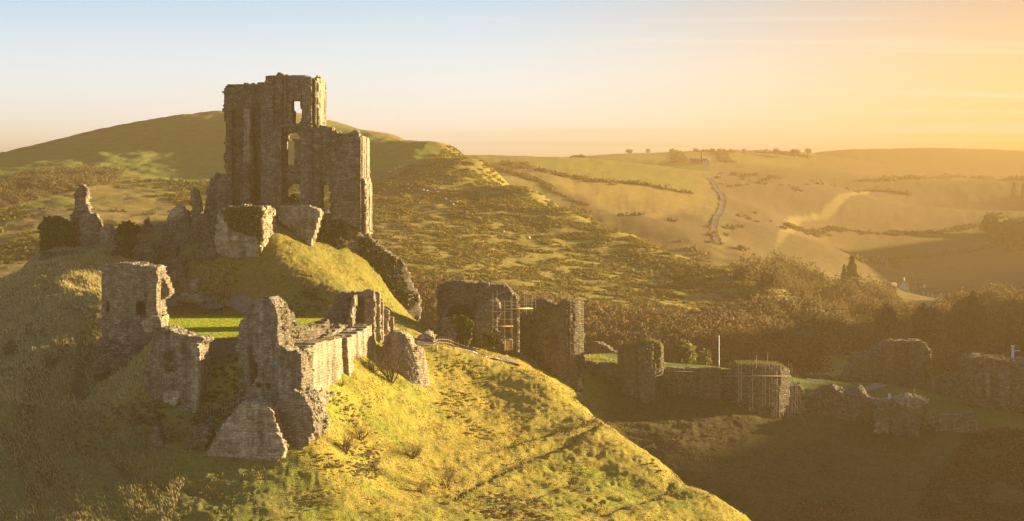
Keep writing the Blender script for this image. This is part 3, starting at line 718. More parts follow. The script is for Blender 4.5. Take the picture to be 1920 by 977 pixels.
# ivy-topped block on the shoulder
blk, fb = R_('bastion_fragment', 'pale stone block on the mound with a thick cap of ivy over its top', 'castle wall', (405, 290), (490, 288), 487, [
    slab([(408,397),(418,389),(449,385),(489,389),(491,443),(489,473),(477,487),(449,489),(415,478),(402,470)], 0, 5.5)], M_PALE, root=True, rag=0.3)
ivy(fb, [(414,394),(440,387),(489,389),(493,400),(492,447),(478,441),(452,439),(432,428),(420,412)], blk, M_IVY, dens=60, th=0.5)
ivy(fb, [(484,392),(493,396),(493,450),(488,458),(483,440)], blk, M_IVY, d=-0.4, dens=60)

# fallen and standing masonry left of the keep
frag = [
 ('ruined_wall_stump', 'rounded tall stump of walling directly left of the keep', (383,306),(434,306),398, [(381,400),(385,372),(391,345),(398,332),(406,325),(418,325),(430,331),(436,345),(436,400)], 3, M_STONE),
 ('ruined_pier', 'thin lone upright pier between the keep and the rubble', (356,303),(378,303),410, [(358,412),(358,357),(362,353),(369,355),(372,362),(377,378),(376,397),(370,406)], 1.5, M_STONE),
 ('masonry_block', 'squarish block standing proud on the rubble ridge', (318,302),(354,302),415, [(318,425),(319,394),(328,389),(340,388),(350,394),(354,410),(354,425)], 3, M_PALE),
 ('masonry_mass', 'big rounded mass of fallen masonry under the squarish block', (305,298),(357,298),475, [(304,456),(307,424),(320,414),(340,416),(357,421),(362,440),(358,468),(345,478),(326,480),(310,470)], 6, M_DARK),
 ('masonry_mass', 'dark mass of masonry between the rubble ridge and the ivy-capped block', (358,297),(410,297),465, [(355,440),(360,409),(391,400),(409,390),(412,400),(404,443),(390,462),(372,470),(358,462)], 6, M_DARK),
 ('fallen_masonry', 'fallen lump on the slope, just left of the round bushes', (288,295),(332,295),495, [(288,480),(290,462),(305,455),(320,456),(333,468),(330,490),(318,498),(296,496)], 4, M_DARK),
 ('fallen_masonry', 'long low lump of fallen masonry behind the window tower', (246,292),(294,292),496, [(243,500),(245,468),(262,457),(279,455),(292,466),(296,500)], 3.5, M_DARK),
 ('fallen_masonry', 'small tumbled lump halfway down the rubble slope', (313,290),(343,290),510, [(312,500),(314,485),(325,479),(339,480),(344,498),(335,510),(318,511)], 3, M_DARK),
 ('fallen_masonry', 'tilted lump of masonry above the path end', (315,288),(347,288),530, [(315,522),(322,508),(335,503),(346,505),(348,518),(340,530),(326,534)], 2.5, M_STONE),
 ('masonry_block', 'upright pale block beside the path behind the lawn', (336,287),(371,287),552, [(335,556),(338,538),(343,524),(352,521),(369,524),(372,535),(367,556)], 2.5, M_PALE),
 ('fallen_masonry', 'flat ledge of masonry at the left foot of the ivy-capped block', (362,291),(408,291),480, [(360,486),(366,470),(380,456),(398,452),(408,460),(408,486)], 3, M_DARK),
 ('rubble_heap', 'spread of broken stones around the upright pale block', (326,283),(378,283),566, [(325,566),(334,557),(350,553),(364,554),(378,562),(378,570)], 2.5, M_PALE),
 ('ruined_wall_stump', 'low stump with a finger of stone behind the round bushes', (262,303),(305,303),452, [(262,456),(264,432),(271,428),(271,411),(277,411),(278,428),(290,432),(303,437),(304,456)], 2.5, M_STONE),
 ('ruined_wall_stump', 'rounded stump of walling beside the chimney-like pillar', (148,302),(187,302),460, [(148,470),(148,409),(156,401),(166,399),(176,404),(184,411),(188,430),(187,470)], 3, M_STONE),
 ('ruined_wall_stump', 'low broken corner of wall right of the rounded stump', (187,301),(216,301),450, [(187,462),(187,427),(198,424),(207,423),(211,432),(216,441),(215,462)], 3, M_PALE),
 ('ruined_pillar', 'tall chimney-like pillar of ragged stone at the far left of the hilltop', (130,304),(168,304),457, [(132,470),(131,421),(130,404),(138,398),(139,370),(141,361),(146,354),(147,348),(156,345),(160,350),(166,354),(163,365),(164,382),(168,397),(166,405),(152,404),(151,470),(143,470),(143,412),(139,412),(139,470)], 2.2, M_STONE),
 ('ruined_wall_stump', 'lone stub of wall at the right end of the hilltop terrace wall', (215,296),(250,296),492, [(214,500),(216,470),(230,466),(247,470),(250,500)], 2, M_DARK),
]
for nm, lab, A, B, bt, poly, th, mm in frag:
    R_(nm, lab, 'castle ruin', A, B, bt, [slab(poly, 0, th)], mm, rag=0.5, cell=0.28, smooth=0.55, jit=0.12)
iv, fi = R_('ivy_clad_stump', 'stump of wall wholly wrapped in green ivy at the far left of the hilltop', 'castle ruin', (75, 301), (133, 301), 470, [slab([(80,480),(79,424),(87,411),(105,407),(119,414),(127,426),(129,456),(129,480)], 0, 4)], M_DARK, root=True)
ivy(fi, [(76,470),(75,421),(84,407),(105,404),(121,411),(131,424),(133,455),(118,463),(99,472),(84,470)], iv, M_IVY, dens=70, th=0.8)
ivy(fi, [(122,420),(131,424),(133,455),(124,460)], iv, leaf_mat('ivy_leaves_painted_lit', (0.10, 0.11, 0.02)), d=0.8, dens=60, th=0.5)  # lighter leaf colour paints sunlight on the stump's right side
R_('terrace_wall', 'long dark wall along the hilltop edge, left of the window tower', 'wall', (75, 294), (228, 291), 494, [slab([(74,500),(74,473),(90,471),(130,470),(170,472),(226,470),(228,500)], 0, 0.9)], M_DARK, rag=0.1, cell=0.25)

# ------------------------------------------------------------------ west bailey
tw, ft = R_('window_tower', 'square tower with a dark window and battered foot at the left end of the bailey', 'tower', (190, 243), (296, 243), 690, [
    slab([(192,692),(191,600),(190,560),(190,499),(200,497),(222,495),(240,494),(262,496),(268,499),(284,500),(295,501),(295,540),(293,560),(296,600),(292,640),(268,660),(252,690)], 0, 6.5, [([(257,591),(256,572),(259,566),(266,565),(271,569),(270,590)], -2, 5)])], M_STONE, root=True, cell=0.2, rag=0.12, smooth=0.45, jit=0.04,
    cuts=[([(197,566),(202,566),(202,586),(197,588)], -1, 2), ([(204,505),(206,505),(206,640),(204,640)], -1, .35)])
ruin_mesh('plinth', ft, [slab([(190,640),(215,648),(250,652),(262,662),(236,684),(214,694),(176,705),(174,692),(182,664)], -1.6, 3, bat=0.1)], M_DARK, tw, cell=0.25, rag=0.16)
ruin_mesh('doorway_jamb', ft, [slab([(266,602),(282,596),(299,594),(304,606),(300,618),(284,624),(270,622)], -1.2, 4)], M_PALE, tw, cell=0.22, rag=0.25)
ruin_mesh('annexe', ft, [slab([(294,516),(300,514),(308,523),(317,545),(315,556),(305,562),(294,566)], 3.0, 6.5)], M_STONE, tw, cell=0.25, rag=0.1)

gw, fg = R_('gate_wall', 'leaning stretch of wall left of the dark gap, lichen along its sloping top', 'castle wall', (275, 227), (372, 225.5), 775, [
    slab([(284,655),(286,616),(303,612),(318,618),(332,624),(352,630),(374,634),(383,637),(370,648),(372,690),(371,726),(370,760),(362,778),(336,773),(303,752),(279,744),(267,714),(273,686)], 0, 3.6)], M_STONE, root=True, cell=0.2, rag=0.18, smooth=0.45, jit=0.045)
ruin_mesh('buttress', fg, [slab([(358,640),(371,644),(372,730),(368,772),(358,776)], -0.5, 0.5)], M_PALE, gw, cell=0.22, rag=0.18)
ruin_mesh('fallen_slab', fg, [slab([(308,732),(330,730),(338,738),(328,764),(304,752)], -1.0, 0.5)], M_PALE, gw, cell=0.22, rag=0.2)
ivy(fg, [(304,660),(318,645),(328,665),(325,700),(308,700)], gw, M_IVY, dens=14)

bt_, fbt = R_('wall_tower', 'tall jagged tower stub with a slit opening at the corner of the bailey', 'tower', (443, 225), (565, 221), 790, [
    slab([(447,619),(452,602),(462,582),(470,570),(481,560),(492,557),(502,558),(514,571),(520,590),(519,625),(521,645),(536,655),(541,665),(552,656),(563,665),(566,760),(566,850),(520,852),(452,830),(446,760),(449,690),(442,650)], 0, 2.8, [([(469,660),(473,672),(481,686),(480,705),(470,722),(468,700)], -1, 9), ([(481,720),(489,720),(489,724),(481,724)], -1, 1.2), ([(500,720),(506,720),(506,725),(500,725)], -1, 1.2)])], M_STONE, root=True, cell=0.2, rag=0.16, smooth=0.45, jit=0.045)
ruin_mesh('buttress', fbt, [slab([(508,585),(520,592),(521,650),(524,675),(514,676),(510,640)], 1.5, 5.5)], M_DARK, bt_, cell=0.25, rag=0.35)
ivy(fbt, [(443,690),(452,690),(462,760),(447,770)], bt_, M_IVY, dens=14)

R_('fallen_wall_piece', 'large triangular slab of fallen masonry below the jagged tower', 'castle ruin', (391, 217), (538, 216), 850, [
    slab([(388,862),(396,835),(412,808),(434,778),(446,761),(457,753),(477,753),(494,761),(512,771),(516,792),(526,815),(539,842),(532,862)], 0, 4.5, bat=0.12)], M_PALE, cell=0.22, rag=0.3, smooth=0.5)
R_('fallen_wall_piece', 'leaning rough mass split off beside the triangular slab, its right edge in the sun', 'castle ruin', (516, 220), (590, 219), 845, [
    slab([(518,792),(522,757),(536,742),(552,732),(566,742),(580,760),(588,785),(590,806),(584,826),(566,842),(560,858),(545,858),(530,822)], -1.2, 4, bat=0.05)], M_STONE, cell=0.22, rag=0.45, smooth=0.5, jit=0.12)
R_('fallen_wall_piece', 'small dark lump of masonry left of the triangular slab', 'castle ruin', (343, 217), (396, 217), 850, [
    slab([(342,858),(350,832),(362,806),(378,796),(392,797),(396,812),(386,838),(378,860)], 0, 3)], M_DARK, cell=0.22, rag=0.35, smooth=0.5)
R_('fallen_wall_piece', 'narrow upright lump leftmost of the fallen pieces below the gate wall', 'castle ruin', (279, 218), (306, 218), 850, [
    slab([(280,850),(282,815),(286,796),(293,790),(300,805),(305,830),(300,855)], 0, 2)], M_DARK, cell=0.22, rag=0.3, smooth=0.5)

# sunlit south wall of the bailey
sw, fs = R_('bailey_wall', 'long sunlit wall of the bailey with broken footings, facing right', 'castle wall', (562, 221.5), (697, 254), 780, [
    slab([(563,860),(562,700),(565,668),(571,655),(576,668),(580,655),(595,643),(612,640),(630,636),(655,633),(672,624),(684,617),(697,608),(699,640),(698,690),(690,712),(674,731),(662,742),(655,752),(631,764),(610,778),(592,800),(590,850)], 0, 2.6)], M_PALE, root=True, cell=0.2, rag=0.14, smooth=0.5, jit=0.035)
ruin_mesh('footing', fs, [slab([(580,790),(585,776),(608,766),(631,755),(662,738),(664,750),(631,772),(600,798),(585,812)], -0.9, 0.4)], M_PALE, sw, cell=0.24, rag=0.2)
ruin_mesh('broken_facing', fs, [slab([(562,742),(575,740),(600,738),(612,730),(618,745),(628,728),(634,742),(640,722),(645,740),(655,735),(650,752),(625,765),(600,780),(575,800),(562,800)], -0.55, 0.4)], M_STONE, sw, cell=0.28, rag=0.5, jit=0.1, smooth=0.4)
ruin_mesh('pilaster', fs, [slab([(652,634),(660,630),(664,680),(670,715),(674,735),(664,742),(655,700)], -0.7, 0.4)], M_PALE, sw, cell=0.24, rag=0.15)
ruin_mesh('inner_wall', fs, [slab([(600,650),(602,640),(625,622),(640,612),(668,606),(680,600),(684,640),(620,660)], 2.6, 4.6)], M_STONE, sw, cell=0.28, rag=0.4)
turf_cap(fs, [(600,642),(630,636),(655,633),(684,618),(697,609)], 0.4, 2.2, sw, m=leaf_mat('dry_wall_grass', (0.22, 0.14, 0.05)), name='dry_grass', h=0.35, dens=30)

te, fe = R_('chamber_block', 'tall end block of the sunlit bailey wall with dark recesses and lit right edges', 'castle ruin', (602, 257), (700, 257), 690, [
    slab([(602,660),(603,607),(610,594),(618,580),(627,566),(630,552),(640,549),(652,551),(660,548),(674,547),(692,544),(700,546),(701,600),(701,700),(640,690)], 0, 3.0, [([(655,560),(682,558),(682,612),(655,612)], -2, 1.2)])], M_STONE, root=True, cell=0.22, rag=0.16, smooth=0.45, jit=0.04)
for s0, s1, yy, th, tp, bt0 in ((698, 702.5, 0.0, 1.2, 545, 690), (700, 713, 2.6, 1.1, 546, 660), (706, 718.5, 4.2, 1.0, 558, 655), (712, 728, 5.8, 0.9, 578, 650), (720, 738, 7.4, 1.0, 596, 640)):
    ruin_mesh('buttress', fe, [slab([(s0, tp + 4), (s0 + 3, tp), (s1, tp + 2), (s1 + .5, bt0), (s0, bt0)], yy, yy + th)], M_PALE, te, cell=0.22, rag=0.2)
ruin_mesh('flank_wall', fe, [slab([(692,552),(699,546),(701,600),(702,690),(692,690)], 0.5, 6)], M_STONE, te, cell=0.3, rag=0.25)
ruin_mesh('spine_wall', fe, [slab([(646,640),(652,600),(660,558),(664,556),(660,610),(654,650)], -5.0, 0.4)], M_PALE, te, cell=0.25, rag=0.3)
R_('inner_wall', 'low dark wall across the bailey behind the jagged tower', 'castle wall', (515, 232), (618, 244), 660, [
    slab([(514,668),(518,607),(540,606),(560,610),(580,612),(600,608),(620,600),(622,650),(580,668)], 0, 1.6)], M_DARK, rag=0.25, cell=0.25)
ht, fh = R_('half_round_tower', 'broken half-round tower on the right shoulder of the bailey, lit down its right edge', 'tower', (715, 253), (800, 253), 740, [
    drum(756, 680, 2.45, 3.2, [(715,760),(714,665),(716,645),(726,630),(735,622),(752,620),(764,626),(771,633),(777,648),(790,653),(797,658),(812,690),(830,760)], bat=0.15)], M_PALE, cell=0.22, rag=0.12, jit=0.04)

R_('low_masonry', 'small lump of pale masonry at the top of the handrail path', 'castle ruin', (775, 272), (818, 272), 655, [
    slab([(774,660),(777,640),(786,630),(800,622),(812,630),(816,645),(820,660)], 0, 2.5)], M_PALE, rag=0.45, smooth=0.5, cell=0.25)

# ------------------------------------------------------------------ south-west gatehouse
sg, fsg = R_('gatehouse', 'wide ruined gatehouse wall with a ragged top behind the scaffolding', 'gatehouse', (821, 291), (970, 291), 640, [
    slab([(820,660),(822,592),(820,560),(826,537),(838,530),(852,529),(866,526),(878,530),(890,534),(903,530),(922,532),(946,533),(956,540),(962,548),(970,562),(972,592),(974,660)], 0, 3.5)], M_DARK, root=True, rag=0.35, cuts=[
    ([(838,660),(838,590),(850,574),(870,572),(884,582),(887,600),(887,660)], -1, 2.6)])
ruin_mesh('lintel_stone', fsg, [slab([(908,531),(918,530),(918,539),(909,540)], -0.4, 0.6)], M_PALE, sg, cell=0.2, rag=0.08)
ruin_mesh('pier', fsg, [slab([(888,650),(890,592),(896,580),(908,570),(924,560),(936,566),(940,590),(930,600),(934,625),(946,650)], -4.5, -2.2)], M_STONE, sg, rag=0.3)
iq, fiq = R_('ivy_clad_fragment', 'squat wall fragment half covered in bright green ivy beside the gatehouse', 'castle ruin', (827, 283), (886, 283), 645, [
    slab([(826,655),(827,602),(838,597),(852,596),(872,596),(884,605),(884,630),(874,655)], 0, 3.2)], M_STONE, root=True, rag=0.3)
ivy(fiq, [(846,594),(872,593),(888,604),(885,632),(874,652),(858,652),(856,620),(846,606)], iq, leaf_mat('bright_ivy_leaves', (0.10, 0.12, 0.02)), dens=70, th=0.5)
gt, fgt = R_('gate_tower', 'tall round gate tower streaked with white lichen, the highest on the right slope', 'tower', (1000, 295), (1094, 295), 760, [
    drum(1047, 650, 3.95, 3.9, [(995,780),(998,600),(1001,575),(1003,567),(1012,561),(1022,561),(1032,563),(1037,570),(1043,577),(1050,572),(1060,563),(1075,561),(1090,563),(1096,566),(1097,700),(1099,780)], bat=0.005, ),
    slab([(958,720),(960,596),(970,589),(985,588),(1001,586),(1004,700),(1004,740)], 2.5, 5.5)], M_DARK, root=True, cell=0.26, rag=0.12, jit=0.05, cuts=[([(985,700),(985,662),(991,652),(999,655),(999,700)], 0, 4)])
ruin_mesh('plinth', fgt, [slab([(1068,770),(1070,715),(1080,706),(1092,714),(1096,770)], 0.2, 4, bat=0.02)], M_STONE, gt, cell=0.25, rag=0.2)
R_('linking_wall', 'wall dropping between the gate tower and the moss-topped tower', 'castle wall', (1090, 302), (1160, 302), 780, [
    slab([(1090,800),(1092,684),(1102,678),(1112,680),(1120,683),(1130,681),(1142,684),(1154,684),(1160,690),(1160,790)], 0, 2)], M_MOSSY, rag=0.3)
R_('distant_wall', 'low broken wall on the rise behind the bright lawn strip', 'castle wall', (1097, 345), (1160, 340), 668, [
    slab([(1095,662),(1098,646),(1108,640),(1120,642),(1132,648),(1142,655),(1158,661),(1160,672),(1120,668)], 0, 1.6)], M_DARK, rag=0.3)
mt_, fmt = R_('round_tower', 'squat round tower with a grassy mossy top, lit down its right edge', 'tower', (1158, 299), (1245, 299), 752, [
    drum(1201, 700, 3.55, 3.5, [(1150,770),(1158,700),(1158,653),(1167,650),(1185,648),(1203,646),(1214,641),(1224,639),(1236,641),(1246,651),(1247,700),(1255,770)], bat=0.015)], M_MOSSY, root=True, cell=0.25, rag=0.1, jit=0.05)
turf_cap(fmt, [(1164,651),(1185,649),(1203,647),(1214,642),(1224,640),(1240,645)], 0.8, 6.0, mt_, m=leaf_mat('mossy_turf', (0.14, 0.13, 0.03)), h=0.35, dens=60)
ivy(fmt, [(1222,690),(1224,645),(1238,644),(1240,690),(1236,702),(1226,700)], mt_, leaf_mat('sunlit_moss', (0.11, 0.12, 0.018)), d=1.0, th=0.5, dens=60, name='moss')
# outer bailey
R_('outer_wall', 'long low outer wall behind the scaffold poles, between the two squat towers', 'castle wall', (1240, 303), (1372, 302), 750, [
    slab([(1240,765),(1240,694),(1262,691),(1290,692),(1313,690),(1340,692),(1358,694),(1374,692),(1376,765)], 0, 2)], M_DARK, rag=0.2)
st, fst = R_('scaffolded_tower', 'squat round tower wrapped in scaffolding, grass on its top', 'tower', (1370, 298), (1480, 298), 785, [
    drum(1425, 735, 4.5, 4.4, [(1360,810),(1369,700),(1369,690),(1387,683),(1425,682),(1450,683),(1466,685),(1478,692),(1482,740),(1490,810)], bat=0.01)], M_DARK, root=True, cell=0.26, rag=0.1, jit=0.05)
turf_cap(fst, [(1374,690),(1387,684),(1425,683),(1466,686),(1476,691)], 1.0, 7.5, st, h=0.3, dens=60, m=leaf_mat('tower_turf', (0.13, 0.13, 0.03)))
R_('wall_stub', 'low stub of wall right of the scaffolded tower', 'castle wall', (1480, 303), (1513, 303), 765, [
    slab([(1478,785),(1480,720),(1492,724),(1502,722),(1507,740),(1514,756),(1510,780)], 0, 3)], M_DARK, rag=0.3)
R_('tumbled_tower', 'dark hummocky twin-topped mass of fallen tower in the outer bailey', 'castle ruin', (1517, 305), (1642, 304), 795, [
    slab([(1512,770),(1530,742),(1549,728),(1558,725),(1567,727),(1576,734),(1594,737),(1604,733),(1613,729),(1622,738),(1630,747),(1644,760),(1644,800),(1590,806),(1549,790)], 0, 6)], M_DARK, rag=0.5, smooth=0.5)
tt, ftt = R_('slumped_tower', 'slumped tower leaning outward with a pale rubble rim round its top', 'tower', (1641, 300), (1739, 300), 826, [
    slab([(1641,755),(1660,754),(1677,753),(1693,761),(1708,766),(1720,770),(1732,764),(1740,755),(1737,772),(1728,784),(1724,810),(1718,836),(1684,836),(1674,812),(1655,800),(1641,788)], 0, 6)], M_MOSSY, root=True, rag=0.25)
ruin_mesh('rim', ftt, [slab([(1680,762),(1684,748),(1700,744),(1714,743),(1730,748),(1740,753),(1736,766),(1720,771),(1700,768)], 0.5, 4.5)], M_PALE, tt, rag=0.5, cell=0.25)
R_('low_wall', 'low straight wall at the lower edge of the outer bailey lawn', 'wall', (1727, 303), (1834, 302), 806, [
    slab([(1727,815),(1728,782),(1745,779),(1770,778),(1807,776),(1816,773),(1824,771),(1834,779),(1834,815)], 0, 1.2)], M_STONE, rag=0.18)
R_('rubble_heap', 'pale scatter of stones left of the slumped tower foot', 'castle ruin', (1642, 298), (1668, 298), 808, [
    slab([(1641,812),(1645,798),(1652,794),(1662,797),(1668,804),(1668,812)], 0, 1.5)], M_PALE, rag=0.5)
og, fog = R_('outer_gatehouse', 'big domed hulk of the outer gatehouse standing beyond the lawn', 'gatehouse', (1586, 352), (1747, 352), 718, [
    slab([(1586,735),(1588,710),(1597,688),(1608,670),(1622,666),(1640,664),(1646,656),(1653,650),(1664,644),(1677,641),(1700,641),(1727,640),(1736,645),(1743,656),(1746,670),(1748,690),(1748,740)], 0, 7, [([(1735,718),(1735,696),(1738,694),(1739,718)], -1, 9)])], M_DARK, root=True, cell=0.33, rag=0.35, cuts=[([(1676,735),(1677,655),(1708,655),(1710,735)], -1, 1.2)])
R_('side_wall', 'broken low wall joining the outer gatehouse to the end tower', 'castle wall', (1747, 342), (1814, 335), 740, [
    slab([(1747,750),(1747,704),(1760,707),(1771,700),(1781,706),(1795,705),(1810,698),(1815,740),(1813,760)], 0, 2)], M_DARK, rag=0.5)
et, fet = R_('end_tower', 'massive grass-topped tower cut off by the right edge of the picture', 'tower', (1807, 322), (2010, 320), 750, [
    slab([(1818,765),(1812,700),(1806,686),(1808,678),(1814,672),(1827,669),(1852,671),(1866,674),(1886,674),(1897,678),(1920,677),(1960,672),(2010,678),(2012,780)], 0, 8)], M_DARK, root=True, rag=0.4, cell=0.32)
ruin_mesh('buttress', fet, [slab([(1876,760),(1874,702),(1884,696),(1894,700),(1892,760)], -1.0, .4), slab([(1848,745),(1846,696),(1856,694),(1860,745)], -.6, .4)], M_STONE, et, rag=0.35)
turf_cap(fet, [(1812,674),(1827,670),(1852,672),(1886,675),(1897,679),(1920,678),(1990,677)], 0.2, 6, et, m=leaf_mat('end_tower_turf', (0.16, 0.14, 0.04)), h=0.35, dens=25)
R_('far_wall', 'thin low wall at the back of the outer bailey lawn', 'wall', (1500, 366), (1590, 362), 716, [
    slab([(1500,722),(1502,702),(1520,701),(1546,702),(1552,706),(1586,706),(1590,722)], 0, 1.2)], M_DARK, rag=0.3)
# ------------------------------------------------------------------ vegetation
def bush_variants(k, nq, rx, rz, size, up=0.3, squash=0.8, shell=0.55):
    out = []
    for i in range(k):
        d = rng.normal(size=(nq, 3)); d /= np.linalg.norm(d, axis=1)[:, None]; d[:, 2] = np.abs(d[:, 2])
        lob = 1 + 0.35 * np.sin(d[:, 0] * 3 + i) * np.cos(d[:, 1] * 4 + i * 2)
        r_ = rng.uniform(shell, 1.0, nq) * lob
        P = d * r_[:, None] * np.array([rx, rx, rz])
        V, F, T = leaf_quads(P, size, tints(nq, 0.6, 1.35, 0.15), up, squash)
        out.append((V, F, T))
    return out
def scatter(name, X, Y, S, variants, m, tint=None, kind='stuff', sink=0.1, **kw):
    Z = ground_h(X, Y)
    Vs, Fs, Ts = [], [], []; off = 0
    vi = rng.integers(0, len(variants), len(X)); an = rng.uniform(0, 2 * np.pi, len(X))
    for v, (V, F, T) in enumerate(variants):
        ids = np.where(vi == v)[0]
        if not len(ids): continue
        c, s = np.cos(an[ids])[:, None], np.sin(an[ids])[:, None]
        sc_ = S[ids][:, None]
        x = (V[None, :, 0] * c - V[None, :, 1] * s) * sc_ + X[ids][:, None]
        y = (V[None, :, 0] * s + V[None, :, 1] * c) * sc_ + Y[ids][:, None]
        z = V[None, :, 2] * sc_ * 1.0 + Z[ids][:, None] - sink * sc_
        Vs.append(np.stack([x, y, z], 2).reshape(-1, 3))
        Fs.append((F[None] + (np.arange(len(ids)) * len(V))[:, None, None] + off).reshape(-1, F.shape[1])); off += len(ids) * len(V)
        tt = T[None] * (tint[ids][:, None, :] if tint is not None else 1.0)
        Ts.append(np.broadcast_to(tt, (len(ids), len(V), 3)).reshape(-1, 3))
    me = mesh_np(name, np.concatenate(Vs), np.concatenate(Fs), m, {'tint': np.concatenate(Ts)})
    return link(name, me, kind=kind, **kw)
def in_region(poly, n, ymin, thr=None, sc1=20, seed=40, ymax=1e9):
    P = hitpoly(poly, ymin, ymax)
    x0, y0 = P.min(0); x1, y1 = P.max(0)
    x = rng.uniform(x0, x1, n * 4); y = rng.uniform(y0, y1, n * 4)
    k = poly_sd(x, y, P) < 2
    if thr is not None: k &= (fbm(x / sc1, y / sc1, oct=4, seed=seed) + rng.normal(0, .12, len(x))) > thr
    x, y = x[k][:n], y[k][:n]
    return x, y
M_GORSE = leaf_mat('gorse', (0.066, 0.064, 0.018), trans=0.3)
M_SCRUB = leaf_mat('bare_scrub', (0.13, 0.09, 0.045), trans=0.5)
M_WOOD = leaf_mat('winter_wood', (0.10, 0.072, 0.032), trans=0.5)
M_GRASSB = leaf_mat('grass_blades', (0.26, 0.23, 0.06), trans=0.4)
gv = bush_variants(6, 34, 1.0, 0.75, 0.24)
spur = [(694,345),(740,330),(800,300),(832,286),(860,282),(915,307),(1010,358),(1104,406),(1198,448),(1292,486),(1377,514),(1433,537),(1465,566),(1440,600),(1380,596),(1300,600),(1200,612),(1100,590),(1000,575),(900,560),(780,540),(690,500)]
x, y = in_region(spur, 15000, 380, -0.02, 4.5, ymax=760)
scatter('gorse', x, y, rng.uniform(0.3, 0.85, len(x)), gv, M_GORSE, tint=tints(len(x), 1.4, 3.2, 0.3) * np.array([1.2, 1, .8]))
x, y = in_region([(0,345),(150,330),(420,345),(560,340),(690,330),(700,470),(560,500),(300,470),(0,560)], 2600, 380, 0.12, 22, 41, ymax=900)
scatter('rough_bushes', x, y, rng.uniform(0.5, 1.6, len(x)), gv, M_GORSE, tint=tints(len(x), 0.9, 1.8, 0.2))
sv = bush_variants(6, 220, 1.0, 1.1, 0.06, 0.0, 1.7, 0.25)
x, y = in_region([(0,350),(40,330),(130,322),(245,324),(190,345),(100,362),(60,372),(0,388)], 900, 480, -0.2, 22, 42, ymax=900)
scatter('winter_scrub', x, y, rng.uniform(1.0, 2.6, len(x)), sv, M_SCRUB, tint=tints(len(x), 0.7, 1.3, 0.1) * np.array([[.95, 1.1, 1.2]]))
x, y = in_region([(690,500),(780,540),(900,556),(1000,572),(1100,586),(1200,606),(1300,600),(1400,598),(1470,615),(1500,700),(1300,720),(1100,700),(950,690),(780,600)], 2600, 380, -0.35, 18, 43, ymax=560)
scatter('hill_foot_scrub', x, y, rng.uniform(1.2, 3.4, len(x)), sv, M_SCRUB, tint=tints(len(x), 0.7, 1.1, 0.15), sink=0.05)
wv = bush_variants(6, 420, 1.0, 1.2, 0.045, 0.0, 1.6, 0.25)
x, y = in_region([(1400,545),(1440,500),(1530,490),(1560,515),(1640,525),(1700,600),(1760,590),(1850,560),(1925,565),(1940,700),(1700,700),(1480,705),(1420,640)], 620, 380, -0.25, 40, 44, ymax=760)
scatter('valley_wood', x, y, rng.uniform(2.5, 5.5, len(x)), wv, M_WOOD, tint=tints(len(x), 0.75, 1.25, 0.15), sink=-0.2)
# far woods and thickets on the hills
x, y = in_region([(1345,330),(1400,320),(1500,330),(1600,350),(1620,360),(1540,400),(1480,410),(1440,470),(1380,510),(1340,480),(1320,400)], 300, 620, 0.1, 40, 45)
scatter('far_thicket', x, y, rng.uniform(1.2, 3, len(x)), gv, M_WOOD, tint=tints(len(x), 0.8, 1.5, 0.2))
x, y = in_region([(1010,360),(1100,385),(1220,412),(1300,400),(1345,420),(1340,500),(1290,480),(1190,440),(1090,398)], 60, 600, 0.2, 30, 46)
scatter('combe_thicket', x, y, rng.uniform(1.2, 3.2, len(x)), gv, M_WOOD, tint=tints(len(x), 0.8, 1.6, 0.2))

def hedge(name, label, line, ymin, size, m=M_WOOD, dens=1.0, width=1.0):
    P = hitpoly(line, ymin)
    X, Y = [], []
    for a, b_ in zip(P[:-1], P[1:]):
        L = np.hypot(*(b_ - a)); n = max(2, int(L / size * 2.6 * dens))
        tt = rng.uniform(0, 1, n); X.append(a[0] + (b_[0] - a[0]) * tt + rng.normal(0, size * .5 * width, n)); Y.append(a[1] + (b_[1] - a[1]) * tt + rng.normal(0, size * .5 * width, n))
    X = np.concatenate(X); Y = np.concatenate(Y)
    o = scatter(name, X, Y, size * 0.65 * rng.uniform(0.6, 1.3, len(X)), gv, m, tint=tints(len(X), 0.7, 1.3, 0.15))
    del o['kind']; o['label'] = label; o['category'] = 'hedge'
hedge('hedge', 'thick dark hedge crossing the pale hillside field right of the gorse slope', [(948,305),(1000,318),(1060,331),(1110,342),(1180,344),(1210,348)], 800, 3.0, width=2)
hedge('hedge', 'short hedge continuing the thick dark one towards the combe', [(1208,346),(1250,356),(1290,362)], 800, 2.6, width=1.2)
hedge('hedge', 'thin hedge line on the slope behind the gorse spur', [(918,312),(990,335),(1040,362),(1100,385)], 700, 2.2, width=1.2)
hedge('hedge', 'long hedge in the valley field under the winding pale hollow', [(1475,424),(1560,428),(1687,441),(1830,424),(1920,410)], 750, 2.6)
hedge('hedge', 'lowest long hedge across the valley fields above the white house', [(1610,489),(1680,486),(1748,479),(1834,469),(1925,452)], 700, 3.0)
hedge('hedge', 'faint hedge line high in the valley near the far hill', [(1625,342),(1700,336),(1777,330),(1850,334),(1920,338)], 1300, 5.0)
hedge('hedge', 'short hedge on the slope just above the winding pale hollow', [(1633,358),(1670,360),(1707,366)], 1100, 4)
hedge('hedge', 'dark hedge bounding the highest fields below the skyline', [(1420,286),(1480,290),(1530,297)], 1300, 5)
hedge('hedge', 'field boundary hedge running down right of the farm track', [(1352,284),(1356,296),(1365,305)], 1300, 4)
hedge('hedge', 'field boundary hedge left of the far farmhouse', [(1270,286),(1274,296),(1278,305)], 1300, 4)

